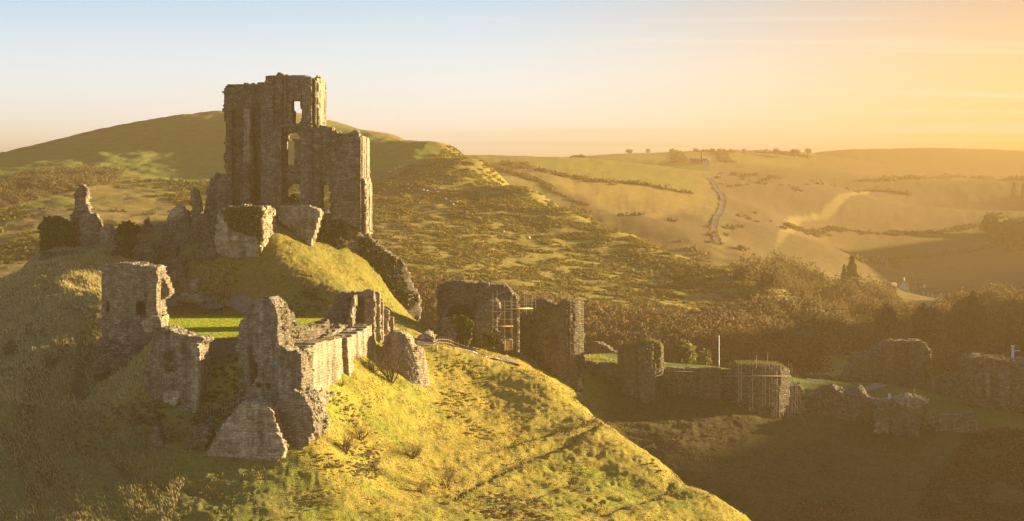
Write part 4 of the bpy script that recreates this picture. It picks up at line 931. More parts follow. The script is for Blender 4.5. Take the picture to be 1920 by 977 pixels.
def limb_mesh(segs, sides=4):
    """tapered tubes: list of (p0, p1, r0, r1)"""
    n = len(segs); P0 = np.array([s[0] for s in segs]); P1 = np.array([s[1] for s in segs]); R0 = np.array([s[2] for s in segs]); R1 = np.array([s[3] for s in segs])
    D = P1 - P0; D /= np.linalg.norm(D, axis=1)[:, None] + 1e-9
    ref = np.where(np.abs(D[:, 2:3]) > 0.9, [[1, 0, 0]], [[0, 0, 1]])
    A = np.cross(D, ref); A /= np.linalg.norm(A, axis=1)[:, None]; B = np.cross(D, A)
    V = []
    for P, R in ((P0, R0), (P1, R1)):
        for k in range(sides):
            th = 2 * math.pi * k / sides
            V.append(P + (A * math.cos(th) + B * math.sin(th)) * R[:, None])
    V = np.stack(V, 1)
    F = [[k, (k + 1) % sides, sides + (k + 1) % sides, sides + k] for k in range(sides)]
    if sides == 4: F += [[3, 2, 1, 0], [4, 5, 6, 7]]
    F = (np.array(F)[None] + (np.arange(n) * sides * 2)[:, None, None]).reshape(-1, 4)
    return V.reshape(-1, 3), F
M_BARK, t, b = mat('bark'); n_ = noise(t, t.nodes.new('ShaderNodeNewGeometry').outputs['Position'], 3, 4)
t.links.new(ramp(t, n_.outputs['Fac'], [(0.3, (0.05, 0.035, 0.022)), (0.7, (0.10, 0.07, 0.045))]).outputs[0], b.inputs['Base Color'])
def branch(p, d, L, r, depth, out, spread=0.6):
    k = 3
    for i in range(k):
        d = d + rng.normal(0, 0.16, 3); d /= np.linalg.norm(d)
        q = p + d * L / k; r1 = r * 0.82
        out[0 if depth > 2 else 1].append((p, q, r, r1)); p, r = q, r1
        if depth > 0:
            for _ in range(1 if depth < 3 else 2):
                nd = d + rng.normal(0, spread, 3); nd[2] += 0.15; nd /= np.linalg.norm(nd)
                branch(p, nd, L * rng.uniform(0.55, 0.8), r * 0.62, depth - 1, out, spread)
def bare_bush(px, py, h, label, stems=5, cat='bush', name='bare_bush', Y=None, depth=3):
    if Y is None: X, Y = hit(px, py)
    else: X = (px - 960) / FPX * Y
    out = ([], [])
    for s in range(stems):
        a = rng.uniform(0, 2 * math.pi); d = np.array([math.cos(a) * .55, math.sin(a) * .55, 1.0]); d /= np.linalg.norm(d)
        branch(np.array([math.cos(a) * .04, math.sin(a) * .04, -0.15]), d, h * 0.52, 0.035 + h * 0.010, depth, out)
    o = bpy.data.objects.new(name, None); C.objects.link(o); o.location = (X, Y, gz(X, Y)); o['label'] = label; o['category'] = cat
    V, F = limb_mesh(out[0]); link('stem', mesh_np('stem', V, F, M_BARK), o)
    V, F = limb_mesh(out[1], 3); link('twigs', mesh_np('twigs', V, F, M_BARK), o)
    return o
for a in [
 (735,692,5.6,'largest bare bush, at the foot of the sunlit bailey wall near the half-round tower',9),
 (700,705,3.6,'bare bush squeezed between the sunlit wall and its largest neighbour',7),
 (675,825,2.6,'bare bush on the lit slope right below the broken wall footings',6),
 (648,850,2.6,'dense brownish bare bush nearest the leaning fallen mass',9),
 (772,860,2.6,'round bare bush alone in the middle of the lit slope',9),
 (838,915,2.4,'small windswept bare bush in the lower middle of the lit slope',5),
 (795,925,1.8,'low bare bush left of the windswept one on the lower lit slope',5),
 (1097,800,1.9,'tiny lone bush near the skyline edge of the lit slope, under the gate tower',5),
 (1365,938,2.6,'dark bush in the shade just beyond the foot of the lit slope',9),
 (1553,890,3.6,'dark round bush in the middle of the shaded outer slope',10),
 (280,590,1.5,'small bare bush beside the window tower foot',4),
 (640,725,1.4,'little bush against the broken footing of the sunlit wall',4),
 (1215,690,2.2,'straggly bush between the two squat outer towers',5)]:
    bare_bush(*a[:5], Y={735: 249.0, 700: 246.5}.get(a[0]))

def leafy(name, px, Y, pytop, pybase, wpx, label, m, nq=420, cat='tree', trunk=True, shape='round', group=None, size=None, tn=(0.6, 1.35, 0.15)):
    if Y is None: X, Y = hit(px, pybase)
    X = (px - 960) / FPX * Y; z0 = -(pybase - HOR) / FPX * Y; z1 = -(pytop - HOR) / FPX * Y; zg = min(gz(X, Y), z0)
    R = wpx / FPX * Y / 2; H = z1 - z0
    o = bpy.data.objects.new(name, None); C.objects.link(o); o.location = (X, Y, zg); o['label'] = label; o['category'] = cat
    if group: o['group'] = group
    zb = z0 - zg
    if shape == 'cone':
        tt = rng.uniform(0, 1, nq) ** 0.7; th = rng.uniform(0, 2 * np.pi, nq)
        rr = R * tt * rng.uniform(0.35, 1, nq) * (1 + .25 * np.sin(tt * 25))
        P = np.column_stack([rr * np.cos(th), rr * np.sin(th), zb + H * (1 - tt) ])
    else:
        d = rng.normal(size=(nq, 3)); d /= np.linalg.norm(d, axis=1)[:, None]
        lob = 1 + 0.25 * vnoise(d[:, 0] * 2.2 + px, d[:, 1] * 2.2, d[:, 2] * 2.2, 5)
        P = d * (rng.uniform(0.45, 1, nq) * lob)[:, None] * np.array([R, R, H / 2]) + np.array([0, 0, zb + H / 2])
    V, F, T = leaf_quads(P, size or max(0.12, R * 0.13), tints(nq, *tn))
    link('crown' if trunk else 'foliage', mesh_np('crown', V, F, m, {'tint': T}), o)
    if trunk:
        segs = [(np.array([0, 0, -0.5]), np.array([0, 0, zb + H * .35]), R * .10 + .06, R * .07 + .04), (np.array([0, 0, zb + H * .35]), np.array([R * .1, 0, zb + H * .8]), R * .07 + .04, R * .02 + .01)]
        for k in range(6):
            a = k * 1.05; segs.append((np.array([0, 0, zb + H * (.15 + .08 * k)]), np.array([math.cos(a) * R * .7, math.sin(a) * R * .7, zb + H * (.4 + .08 * k)]), R * .04 + .02, .02))
        V, F = limb_mesh(segs); link('trunk', mesh_np('trunk', V, F, M_BARK), o)
    return o
M_DKLEAF = leaf_mat('evergreen_leaves', (0.04, 0.042, 0.016)); M_OLIVE = leaf_mat('olive_leaves', (0.11, 0.105, 0.03), trans=0.4)
leafy('round_bush', 240, 300, 413, 449, 44, 'dark rounded bush standing on the hilltop rubble', M_DKLEAF, 900, 'bush', size=0.16)
leafy('shrub', 241, 294, 446, 470, 46, 'low mossy-green shrub just under the dark rounded bush', M_IVYD, 700, 'bush', False, size=0.16)
leafy('shrub', 229, 291.5, 465, 494, 42, 'dark shrub against the right end of the long hilltop wall', M_DKLEAF, 700, 'bush', False, size=0.16)
leafy('round_bush', 551, 307, 362, 392, 26, 'dark bush framed by the lowest opening of the keep', M_DKLEAF, 420, 'bush', size=0.14)
leafy('shrub', 925, 282, 618, 652, 40, 'dark shrub heaped under the scaffolding', M_DKLEAF, 500, 'bush', False, size=0.16)
leafy('conifer', 1597, None, 480, 548, 46, 'tall dark pointed conifer rising from the valley wood', M_DKLEAF, 900, shape='cone')
leafy('conifer', 1583, None, 495, 555, 30, 'shorter conifer tucked against the tall pointed one', M_DKLEAF, 500, shape='cone')
leafy('evergreen_tree', 1570, None, 538, 572, 62, 'wide dark evergreen in front of the conifers', M_DKLEAF, 900)
leafy('conifer', 1901, None, 341, 372, 16, 'left of two slim dark conifers at the right edge of the picture', M_DKLEAF, 300, shape='cone')
leafy('conifer', 1918, None, 342, 374, 14, 'right of two slim dark conifers, touching the right edge of the picture', M_DKLEAF, 300, shape='cone')
leafy('broad_tree', 1865, None, 399, 440, 50, 'flat-topped dark tree in the hazy clump at far right', M_WOOD, 700)
leafy('broad_tree', 1898, None, 412, 470, 80, 'broadest hazy tree mass under the flat-topped one', M_WOOD, 900)
leafy('broad_tree', 1078, 1195, 291, 300, 18, 'left tree of the pair alone on the skyline ridge', M_OLIVE, 250)
leafy('broad_tree', 1090, 1198, 289, 300, 16, 'right tree of the pair alone on the skyline ridge', M_OLIVE, 250)
leafy('leafy_tree', 1283, 345, 640, 690, 46, 'yellow-green leafy tree rising behind the outer wall', M_OLIVE, 700, tn=(0.5, 1.8, 0.2))
leafy('leafy_tree', 1322, 348, 652, 690, 26, 'smaller yellow-green tree left of the tall pole', M_OLIVE, 350, tn=(0.5, 1.8, 0.2))
leafy('broad_tree', 1660, 560, 565, 630, 44, 'hazy tree in front of the village roofs', M_WOOD, 600)
leafy('broad_tree', 1740, 540, 572, 660, 60, 'dark hazy tree just below the white gabled house', M_WOOD, 700)
leafy('broad_tree', 1820, 560, 560, 660, 90, 'wide hazy tree right of the white gabled house', M_WOOD, 900)
leafy('broad_tree', 1890, 520, 590, 690, 80, 'dark tree above the end tower near the right edge', M_WOOD, 900)
leafy('broad_tree', 1760, 380, 690, 712, 26, 'small bare tree between the two hulks of the outer bailey', M_SCRUB, 300)
leafy('bramble', 1460, None, 560, 600, 50, 'dark bush on the tip of the gorse spur', M_GORSE, 600, 'bush', False)
k = 0
for px_, w_ in ((1180, 14), (1215, 10), (1260, 12), (1305, 16), (1322, 18), (1335, 16), (1350, 14), (1372, 12), (1395, 10), (1455, 14), (1490, 20), (1515, 14)):
    lab = ['small skyline tree left of the far fields', 'skyline tree near the middle of the far ridge', 'skyline tree above the far farmhouse', 'skyline tree right of the farmhouse clump', 'skyline tree at the right end of the far ridge'][0 if px_ < 1250 else 1 if px_ < 1300 else 2 if px_ < 1340 else 3 if px_ < 1400 else 4]
    Yk = 1850; leafy('ridge_tree', px_, Yk, 278 + (px_ % 3), 288, w_, lab, M_WOOD, 160, group=lab.replace('skyline tree', 'skyline trees'))

# grass, tussocks and heath on the castle hill
n = 240000
x = rng.uniform(-72, 66, n); y = rng.uniform(198, 320, n)
k = (poly_sd(x, y, LAWN) > 0.3) & (np.abs(x / y) < 0.29)
dn = fbm(x / 2.2, y / 2.2, oct=3, seed=61)
k &= dn + rng.normal(0, .2, n) > 0.12
x, y, dn = x[k], y[k], dn[k]
z = ground_h(x, y)
u_ = x / y
tt = tints(len(x), 0.5, 1.25, 0.12)
gm = 0.8 * sstep(-0.25, 0.5, -0.06 + fbm(x / 14, y / 14, oct=4, seed=21) * .6 + fbm(x / 3.1, y / 3.1, oct=4, seed=22) * .6)[:, None]
tt = tt * ((1 - gm) * np.array([[1.15, 0.9, 1.0]]) + gm * np.array([[0.72, 0.9, 0.8]]))
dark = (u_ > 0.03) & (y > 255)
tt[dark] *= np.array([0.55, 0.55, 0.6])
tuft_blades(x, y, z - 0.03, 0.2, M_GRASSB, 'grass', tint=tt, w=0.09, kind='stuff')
M_LAWN = leaf_mat('lawn_blades', (0.30, 0.36, 0.035), trans=0.5)
def sward(name, x0, x1, y0, y1, n, cond, h=0.13):
    x = rng.uniform(x0, x1, n); y = rng.uniform(y0, y1, n); k = cond(x, y); x, y = x[k], y[k]
    dn = fbm(x / 3, y / 3, oct=3, seed=66)
    t_ = tints(len(x), 0.7, 1.2, 0.1) * np.where((x / y > 0.08)[:, None], 0.45, 1.0) * np.where((dn > 0.15)[:, None], [[1.15, .95, 1.0]], [[1, 1, 1]])  # right part tinted darker, shade put into the blade colour
    tuft_blades(x, y, ground_h(x, y) - .02, h, M_LAWN, name, tint=t_, w=0.05, kind='stuff')
sward('lawn_grass', -56, -22, 232, 286, 60000, lambda x, y: poly_sd(x, y, LAWN) < 0)
sward('bailey_grass', 12, 100, 303, 372, 60000, lambda x, y: (x / y > .04) & (x / y < .28) & (fbm(x / 6, y / 6, oct=2, seed=67) > -.25), 0.16)
n = 90000
x = rng.uniform(-76, -36, n); y = rng.uniform(200, 292, n)
dn = fbm(x / 1.6 + y / 5, y / 7 - x / 9, oct=4, seed=27)
k = (x / y < -0.145) & (x / y > -0.3) & (poly_sd(x, y, LAWN) > 1) & (dn + rng.normal(0, .15, n) > -0.05)
x, y = x[k], y[k]
tuft_blades(x, y, ground_h(x, y) - .03, 0.42, M_GRASSB, 'rank_grass', tint=tints(len(x), 0.6, 1.4, 0.12) * np.array([[1.6, 1.5, 2.4]]) * np.where((y > 228)[:, None], 1.0, 0.75), lean=(-.3, -.3), w=0.07, kind='stuff')
def heath(name, poly, n, smin, smax, thr=0.0, sc1=4, m=M_GORSE, seed=50, lo=0.7, hi=1.5):
    x, y = in_region(poly, n, 190, thr, sc1, seed)
    scatter(name, x, y, rng.uniform(smin, smax, len(x)), gv, m, tint=tints(len(x), lo, hi, 0.2))
heath('heath', [(820,655),(890,670),(900,760),(930,830),(860,810),(830,740)], 260, 0.08, 0.28, 0.0, lo=1.2, hi=2.4)
heath('brambles', [(570,820),(600,780),(690,760),(720,830),(700,880),(610,870)], 300, 0.08, 0.32, 0.05, m=M_SCRUB, lo=0.9, hi=1.8)
heath('brambles', [(870,977),(900,945),(960,930),(1040,960),(1040,990)], 240, 0.1, 0.35, -0.05, m=M_SCRUB, lo=0.9, hi=1.8)
heath('brambles', [(205,775),(260,750),(310,765),(290,800),(220,805)], 200, 0.1, 0.32, -0.05, m=M_SCRUB)
heath('brambles', [(1480,977),(1520,950),(1580,940),(1620,985)], 120, 0.3, 0.8, -0.2, m=M_SCRUB)
heath('thicket', [(1780,900),(1840,830),(1925,810),(1930,985),(1740,985)], 1500, 0.3, 0.9, -0.2, 8, m=M_SCRUB, lo=0.35, hi=0.9)
heath('slope_brambles', [(1110,800),(1250,770),(1480,810),(1600,860),(1500,960),(1350,940)], 260, 0.1, 0.35, 0.15, 6, m=M_SCRUB, lo=0.4, hi=1.0)
heath('bank_scrub', [(0,560),(75,500),(185,505),(180,640),(100,700),(0,690)], 350, 0.08, 0.3, 0.1, 4, m=M_SCRUB, lo=1.0, hi=1.9)
heath('shadow_scrub', [(150,760),(600,860),(600,975),(100,975),(100,830)], 450, 0.08, 0.3, 0.15, 5, m=M_SCRUB, lo=0.8, hi=1.6)
heath('gap_shade_leaves', [(376,668),(446,668),(448,782),(372,782)], 260, 0.15, 0.45, -1, 4, m=M_DKLEAF)  # dark leaves added to give the gap its deep shade
heath('motte_scrub', [(360,470),(500,500),(620,570),(560,595),(400,560)], 300, 0.12, 0.4, 0.05, 4, m=M_GORSE, lo=0.8, hi=1.6)
# ------------------------------------------------------------------ paths, road, track
def flat_mat(name, c, rough=0.9, metal=0.0, var=0.25, sc_=2.0):
    m, t, b = mat(name); b.inputs['Roughness'].default_value = rough; b.inputs['Metallic'].default_value = metal
    n_ = noise(t, t.nodes.new('ShaderNodeNewGeometry').outputs['Position'], sc_, 4)
    lo = tuple(v * (1 - var) for v in c); hi = tuple(min(1, v * (1 + var)) for v in c)
    t.links.new(ramp(t, n_.outputs['Fac'], [(0.35, lo), (0.65, hi)]).outputs[0], b.inputs['Base Color'])
    return m
def ribbon(name, line, w, m, ymin=190, lift=0.05, world_pts=None, **kw):
    P = hitpoly(line, ymin) if world_pts is None else np.array(world_pts, float)
    d = np.concatenate([[0], np.cumsum(np.hypot(*(P[1:] - P[:-1]).T))]); n = max(4, int(d[-1] / max(0.6, w * .4)))
    s = np.linspace(0, d[-1], n); Q_ = np.column_stack([np.interp(s, d, P[:, 0]), np.interp(s, d, P[:, 1])])
    for _ in range(6): Q_[1:-1] = (Q_[:-2] + Q_[1:-1] * 2 + Q_[2:]) / 4
    T = np.gradient(Q_, axis=0); T /= np.linalg.norm(T, axis=1)[:, None]; Nn = np.column_stack([-T[:, 1], T[:, 0]])
    cols = np.linspace(-.5, .5, 5); V = []
    wob = 1 + 0.15 * vnoise(s / w, s * 0, None, 3)
    zc = ground_h(Q_[:, 0], Q_[:, 1])
    for c in cols:
        q = Q_ + Nn * (c * w * wob)[:, None]; V.append(np.column_stack([q, np.maximum(ground_h(q[:, 0], q[:, 1]), zc - .1) + lift]))
    V = np.stack(V, 1).reshape(-1, 3); k = len(cols)
    i = (np.arange(n - 1)[:, None] * k + np.arange(k - 1)[None]).ravel()
    return link(name, mesh_np(name, V, np.column_stack([i, i + 1, i + k + 1, i + k]), m, smooth=True), kind='structure', **kw)
M_GRAVEL = flat_mat('gravel', (0.17, 0.14, 0.11))
M_ROAD = flat_mat('road_surface', (0.10, 0.08, 0.065))
M_DIRT = flat_mat('trodden_earth', (0.2, 0.15, 0.09))
ribbon('path', [(300,563),(340,570),(380,573),(420,578),(460,586),(480,592)], 2.6, M_GRAVEL, lift=0.12)
ribbon('path', [(800,650),(850,652),(900,664),(960,682)], 2.2, M_GRAVEL, world_pts=[hit(790,648), ((850-960)/FPX*283,283), ((910-960)/FPX*285,285), ((975-960)/FPX*288,288)], lift=0.1)
ribbon('track', [(1345,455),(1338,430),(1350,400),(1357,375),(1340,345),(1330,335)], 3, M_ROAD, 700, 0.3)
ribbon('road', [(1488,688),(1492,660),(1502,630),(1512,605)], 6, M_ROAD, 380, 0.3)
ribbon('path', [(1525,745),(1580,736),(1640,727),(1700,722)], 2.5, M_GRAVEL, 312, 0.1)
for ln in ([(905,850),(960,830),(1040,805),(1110,790)], [(850,930),(905,905),(1000,860),(1060,835),(1140,800)], [(1130,960),(1180,945),(1250,920),(1310,905)]):
    pass

# ------------------------------------------------------------------ small built things
def box(x0, x1, y0, y1, z0, z1):
    V = np.array([(x, y, z) for z in (z0, z1) for y in (y0, y1) for x in (x0, x1)], float)
    return V, np.array([(0,2,3,1),(4,5,7,6),(0,1,5,4),(2,6,7,3),(0,4,6,2),(1,3,7,5)])
def join(parts):
    Vs, Fs, o = [], [], 0
    for V, F in parts: Vs.append(V); Fs.append(F + o); o += len(V)
    return np.concatenate(Vs), np.concatenate(Fs)
def empty(name, loc, label, cat, rz=0, group=None):
    o = bpy.data.objects.new(name, None); C.objects.link(o); o.location = loc; o.rotation_euler = (0, 0, rz); o['label'] = label; o['category'] = cat
    if group: o['group'] = group
    return o
def tube(p, q, r, sides=6):
    return limb_mesh([(np.array(p, float), np.array(q, float), r, r)], sides)
M_TUBE = flat_mat('galvanised_tube', (0.16, 0.14, 0.115), 0.7, 0.2, 0.1)
M_BOARD = flat_mat('scaffold_board', (0.5, 0.34, 0.16))
M_TIMBER = flat_mat('weathered_timber', (0.2, 0.15, 0.1))
M_WHITE = flat_mat('white_paint', (0.75, 0.72, 0.68), 0.6, 0, 0.06)
M_ROOF = flat_mat('slate_roof', (0.13, 0.1, 0.08)); M_BRICK = flat_mat('stone_house_wall', (0.24, 0.19, 0.14)); M_GLASSD = flat_mat('dark_window', (0.03, 0.03, 0.035), 0.2)
M_BLUE = flat_mat('blue_notice', (0.03, 0.28, 0.5), 0.5, 0, 0.05)

def scaffold(fr, label, poles, ledgers, boards, braces=(), bm=None):
    """poles: (px, pytop, pybottom, depth); the two depths of a ledger join poles"""
    o = ruin_root('scaffolding', fr, label, 'scaffolding'); bm = bm or M_TIMBER
    for px_, t0, b0, d in poles:
        s, z0 = fr.p(px_, t0, d); _, z1 = fr.p(px_, b0, d)
        link('pole', mesh_np('pole', *tube((s, d, z1), (s, d, z0), 0.03), M_TUBE), o)
    for (a, b_, y0, d) in ledgers:
        s0, z = fr.p(a, y0, d); s1, z1 = fr.p(b_, y0, d)
        link('ledger', mesh_np('ledger', *tube((s0, d, z), (s1, d, z), 0.035), M_TUBE), o)
    for (a, b_, y0, d0, d1) in boards:
        s0, z = fr.p(a, y0, d0); s1, _ = fr.p(b_, y0, d0)
        link('platform', mesh_np('platform', *box(s0, s1, d0, d1, z - .04, z + .04), bm), o)
    for (a, y0, b_, y1, d) in braces:
        s0, z0 = fr.p(a, y0, d); s1, z1 = fr.p(b_, y1, d)
        link('brace', mesh_np('brace', *tube((s0, d, z0), (s1, d, z1), 0.026), M_TUBE), o)
    return o
f1 = frame((920, 284), (1010, 288), 640)
scaffold(f1, 'tall scaffolding with plank platform beside the gatehouse wall',
    [(924,549,640,0),(932,545,600,1.2),(946,563,658,-.6),(960,532,640,0),(958,557,625,-.6),(971,555,628,1.2),(983,541,585,0),(987,550,590,1.2),(1004,542,580,1.2),(996,563,590,0)],
    [(922,972,566,0),(958,1000,567,1.0),(958,1000,572,1.0),(922,962,574,-.6),(922,965,600,0),(922,960,612,-.6),(946,960,636,-.6)],
    [(952,1000,580,-.4,1.4),(924,962,613,0,1.2),(926,960,585,0,1.2)],
    [(932,553,964,538,1.2),(926,604,946,590,0),(926,614,950,634,0)], bm=M_BOARD)
ww = ruin_root('sunlit_gap_panel', f1, 'pale panel standing in for a small sunlit gap at the foot of the gatehouse scaffolding', 'doorway')
s0, z0 = f1.p(947, 657, .8); s1, z1 = f1.p(959, 637, .8)
link('panel', mesh_np('panel', *box(s0, s1, .8, .95, z0, z1), M_BOARD), ww)  # board-coloured panel stands in for the sunlight in the gap
link('frame', mesh_np('frame', *join([box(s0 - .12, s0, .7, .95, z0, z1 + .12), box(s1, s1 + .12, .7, .95, z0, z1 + .12), box(s0, s1, .7, .95, z1, z1 + .12)]), M_TIMBER), ww)
f2 = frame((1370, 293), (1500, 293), 785)
pl = []
for px_, t0, b0 in ((1385,672,755),(1406,680,770),(1430,682,765),(1443,680,760),(1452,677,780),(1465,684,760),(1478,678,785),(1486,690,775),(1495,705,775)):
    pl.append((px_, t0, b0, -0.6))
    pl.append((px_ + 5, t0 + 3, b0 - 5, 0.7))
scaffold(f2, 'scaffolding ringing the squat grass-topped tower', pl,
    [(1370,1492,701,-.6),(1372,1500,704,.7),(1380,1498,726,-.6),(1380,1500,750,-.6),(1430,1505,773,-.6),(1385,1500,738,.7)],
    [(1368,1484,706,-.5,.6)],
    [(1478,700,1500,735,-.6),(1500,705,1482,760,-.6),(1484,745,1512,800,-.6),(1406,706,1436,725,-.6),(1482,700,1510,770,.7),(1496,700,1490,775,-.3)])
f3 = frame((1243, 301), (1380, 299), 750)
scaffold(f3, 'light open scaffolding along the low outer wall',
    [(a, 678 if i % 2 else 684, 742, -.6) for i, a in enumerate((1254,1264,1273,1283,1294,1304,1314,1330,1349,1369))],
    [(1245,1372,697,-.6),(1247,1372,703,-.6),(1245,1300,684,-.6)], [(1246,1300,697,-.5,.2)])

def rail_fence(name, label, world, h, m, step=2.0, bars=(0.5, 1.0), r=0.04, cat='fence', mesh=False):
    P = np.array(world, float); d = np.concatenate([[0], np.cumsum(np.hypot(*(P[1:] - P[:-1]).T))]); n = max(2, int(d[-1] / step) + 1)
    s = np.linspace(0, d[-1], n); q = np.column_stack([np.interp(s, d, P[:, 0]), np.interp(s, d, P[:, 1])]); z = ground_h(q[:, 0], q[:, 1], False)
    o = empty(name, (q[0, 0], q[0, 1], z[0]), label, cat)
    L = np.column_stack([q, z]) - np.array([q[0, 0], q[0, 1], z[0]])
    for i in range(n):
        link('post', mesh_np('post', *tube(L[i] + [0, 0, -.3], L[i] + [0, 0, h + .05], r * 1.2), m), o)
    for b_ in bars:
        seg = [(L[i] + [0, 0, h * b_], L[i + 1] + [0, 0, h * b_], r, r) for i in range(n - 1)]
        link('rail', mesh_np('rail', *limb_mesh(seg, 6), m), o)
    return o
rail_fence('path_fence', 'dark fence panels with a pale handrail along the shoulder path', [hit(812,652), ((850-960)/FPX*278,278), ((910-960)/FPX*281,281), ((985-960)/FPX*284,284)], 1.2, M_TIMBER, 1.0, (0.35, .7))
rail_fence('handrail', 'thin bright handrail following the crest of the lit slope', [hit(854,656), hit(885,664), hit(915,671), hit(940,678)], 0.35, M_WHITE, 3, (1.0,), r=0.035)
rail_fence('handrail', 'short pale rail beside the lump of masonry on the shoulder', [hit(795,654), hit(820,655)], 0.6, M_WHITE, 1.5, (1.0,))
rail_fence('railings', 'upright timber railings closing the dark gap under the gate wall', [((368-960)/FPX*224, 224), ((448-960)/FPX*223, 223)], 2.0, M_TIMBER, 0.33, (0.15, 0.9), r=0.03)
rail_fence('field_fence', 'low fence across the outer bailey grass by the fallen towers', [hit(1512,722,310), hit(1545,724,310)], 1.1, M_TUBE, 1.2, (0.5, 1.0))
def notice(px_, Y, py0, py1, w, label):
    X = (px_ - 960) / FPX * Y; za = -(py1 - HOR) / FPX * Y; zb = -(py0 - HOR) / FPX * Y; zg = min(gz(X, Y), za - .3)
    o = empty('notice_board', (X, Y, zg), label, 'sign')
    link('post', mesh_np('post', *tube((0, .05, -.2), (0, .05, zb - zg), 0.04), M_TIMBER), o)
    link('panel', mesh_np('panel', *box(-w / 2, w / 2, -.03, .02, za - zg, zb - zg), M_BLUE), o)
    link('sheet', mesh_np('sheet', *box(-w * .3, w * .3, -.045, -.032, za - zg + .12, zb - zg - .2), M_WHITE), o)
notice(438, 232, 672, 685, 0.62, 'small bright blue notice in the dark gap left of the jagged tower')
notice(518, 222.5, 679, 684, 0.35, 'tiny blue notice in the notch of the jagged tower')
notice(613, 299.5, 390, 396, 0.4, 'tiny blue notice in the doorway of the keep')
def pole(px_, Y, py0, py1, r, label, m, arm=False, cat='pole', name='pole', foot=None):
    X = (px_ - 960) / FPX * Y; z0 = -(py0 - HOR) / FPX * Y; zg = gz(X, Y) if foot is None else -(foot - HOR) / FPX * Y
    o = empty(name, (X, Y, zg), label, cat)
    link('shaft', mesh_np('shaft', *limb_mesh([(np.array([0, 0, -.5]), np.array([0, 0, z0 - zg]), r * 1.2, r)], 8), m), o)
    if arm:
        link('head', mesh_np('head', *box(-.1, 1.6, -.12, .12, z0 - zg - .9, z0 - zg - .7), m), o)
        link('cap', mesh_np('cap', *box(-.35, .35, -.35, .35, z0 - zg, z0 - zg + .4), m), o)
pole(1348, 335, 629, 690, 0.08, 'tall pale pole standing alone behind the outer wall', M_WHITE)
pole(1899, 420, 651, 680, 0.3, 'pale column with a side arm behind the end tower', M_WHITE, True, 'column', 'stone_column')
pole(1418, 296, 666, 684, 0.06, 'thin pole with a small white board above the scaffolded tower', M_TUBE, foot=684)
pole(1439, 300, 660, 684, 0.05, 'bare thin pole rising from the scaffolded tower', M_TUBE, foot=684)
pole(1668, 322, 738, 745, 0.22, 'short white marker post on the outer bailey grass', M_WHITE, cat='post', name='marker_post')
pole(1714, 305, 728, 752, 0.08, 'thin dark post behind the slumped tower', M_TIMBER, cat='post', name='marker_post')

def house(px_, Y, w, dpt, hw_, hr, label, wall, roof, rz=0, chim=1, z=None, name='house', nwin=3):
    X = (px_ - 960) / FPX * Y; zg = gz(X, Y) if z is None else z
    o = empty(name, (X, Y, zg), label, 'house', rz)
    V = np.array([(-w/2,0,-1),(w/2,0,-1),(w/2,dpt,-1),(-w/2,dpt,-1),(-w/2,0,hw_),(w/2,0,hw_),(w/2,dpt,hw_),(-w/2,dpt,hw_),(-w/2,dpt/2,hw_+hr),(w/2,dpt/2,hw_+hr)], float)
    F4 = np.array([(0,1,5,4),(2,3,7,6),(3,0,4,7),(1,2,6,5),(4,8,8,7),(5,6,9,9)])
    me = bpy.data.meshes.new('wall'); me.from_pydata(V.tolist(), [], [(0,1,5,4),(2,3,7,6),(3,0,4,8,7),(1,2,6,9,5)]); me.materials.append(wall); link('wall', me, o)
    e = .35
    def slope(y0, y1):
        a = np.array([(-w/2-e,y0,hw_-e*.5),(w/2+e,y0,hw_-e*.5),(w/2+e,y1,hw_+hr+.1),(-w/2-e,y1,hw_+hr+.1)]); b_ = a + [0, 0, .2]
        return np.concatenate([a, b_]), np.array([(3,2,1,0),(4,5,6,7),(0,1,5,4),(1,2,6,5),(2,3,7,6),(3,0,4,7)])
    rf = link('roof', mesh_np('roof', *join([slope(-e, dpt/2), slope(dpt+e, dpt/2)]), roof), o)
    for i in range(chim):
        cx = (-w/2+.6) if i == 0 else (w/2-.6)
        link('chimney', mesh_np('chimney', *box(cx-.45, cx+.45, dpt/2-.4, dpt/2+.4, hw_+hr-.5, hw_+hr+1.4), wall), rf)
    for i in range(nwin):
        cx = -w/2 + (i + .5) * w / nwin
        link('window', mesh_np('window', *box(cx-.5, cx+.5, -.05, .1, hw_*.45, hw_*.45+1.1), M_GLASSD), o)
    link('door', mesh_np('door', *box(-.45+w*.08, .45+w*.08, -.06, .1, 0, 2.0), M_TIMBER), o)
    return o
house(1706, 815, 5, 5, 1.2, 3.4, 'small house with a steep white gable in the hazy village', M_WHITE, M_ROOF, rz=math.radians(76))
house(1722, 840, 4.5, 3.6, 4.2, 1.4, 'stone cottage with a tall pale chimney beside the white gable', M_BRICK, M_ROOF, chim=2)
house(1752, 820, 9, 4, 2.4, 1.6, 'long low cottage with light windows right of the tall chimney', M_WHITE, M_ROOF, chim=1, nwin=5)
house(1669, 770, 5, 3, 2.0, 1.2, 'cottage with a pale roof edge nearest the outer gatehouse', M_BRICK, M_ROOF)
house(1640, 880, 5, 3, 2.0, 1.4, 'house with glinting roof behind the conifers', M_BRICK, M_ROOF, rz=math.radians(-35))
house(1652, 870, 4.5, 3, 2.0, 1.3, 'second glinting roof, right of the one behind the conifers', M_BRICK, M_ROOF, rz=math.radians(-35))
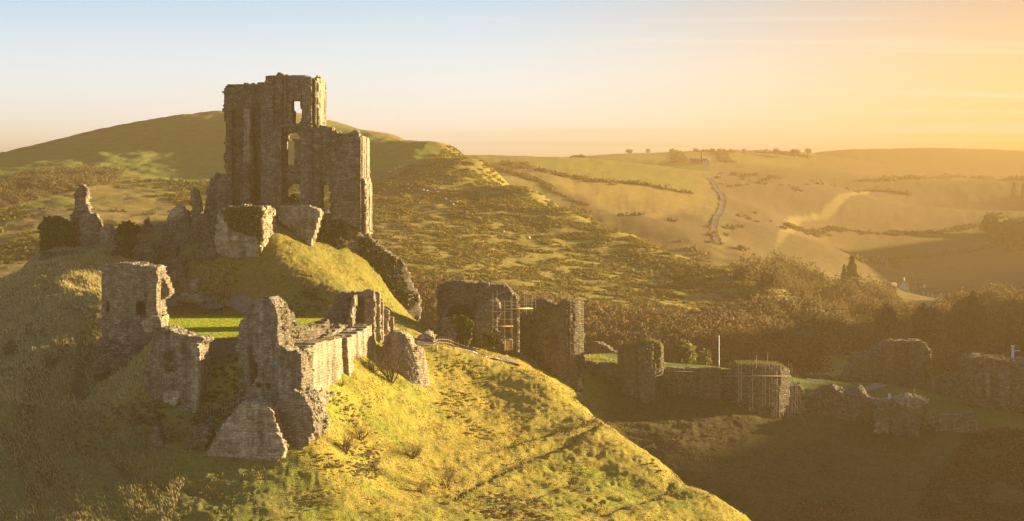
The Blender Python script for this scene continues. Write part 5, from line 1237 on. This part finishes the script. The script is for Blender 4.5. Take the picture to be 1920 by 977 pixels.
house(1310, 1500, 12, 5, 2.4, 1.6, 'long far farmhouse on the pale fields near the skyline', M_BRICK, M_ROOF, name='farmhouse', nwin=6)
house(1325, 1490, 5, 4, 3, 1.6, 'small white building at the end of the far farmhouse', M_WHITE, M_ROOF, name='farm_building', nwin=2)
pole(1316, 1500, 286, 306, 0.8, 'far thin mast above the farmhouse', M_TIMBER, cat='mast', name='mast')

# pale boulders on the hillside beside the gorse
M_BOULD = flat_mat('pale_boulder', (0.42, 0.36, 0.28), 0.9, 0, .15)
bd = {}
for i, (px_, py_, s) in enumerate([(742,318,.9),(751,315,1.1),(754,314,.9),(732,324,.9),(744,328,.9),(770,331,.8),(765,348,.8),(773,350,.8),(766,356,.7),(793,358,.8),(800,360,1.0),(815,357,.8),(820,361,.8),(835,375,.8),(849,385,.8),(856,381,.8),(852,357,.6),(898,412,.9),(943,436,.7),(991,448,.9)]):
    X, Y = hit(px_, py_, 380); th = rng.uniform(0.75, 1.2, 26)
    d = rng.normal(size=(400, 3)); d /= np.linalg.norm(d, axis=1)[:, None]
    nu, nv = 8, 6; V = []
    for a in range(nv + 1):
        for c in range(nu):
            p, q = math.pi * a / nv, 2 * math.pi * c / nu
            r_ = s * 0.7 * (1 + .25 * float(vnoise(np.array([math.cos(q) * 1.5 + i]), np.array([math.sin(q) * 1.5]), np.array([p * 1.3]), 9)[0]))
            V.append((r_ * math.sin(p) * math.cos(q), r_ * .8 * math.sin(p) * math.sin(q), r_ * .7 * math.cos(p)))
    F = [(a * nu + c, a * nu + (c + 1) % nu, (a + 1) * nu + (c + 1) % nu, (a + 1) * nu + c) for a in range(nv) for c in range(nu)]
    upper = i < 6; lab = 'pale boulder in the cluster at the top left corner of the gorse slope' if upper else ('pale boulder strung along the upper gorse slope' if i < 17 else 'pale boulder low in the middle of the gorse slope')
    link('boulder', mesh_np('boulder', np.array(V), np.array(F), M_BOULD, smooth=True), None, (X, Y, gz(X, Y) + .3), 0, label=lab, category='boulder', group='pale boulders ' + ('at the top of the gorse slope' if upper else ('along the upper gorse slope' if i < 17 else 'low on the gorse slope')))
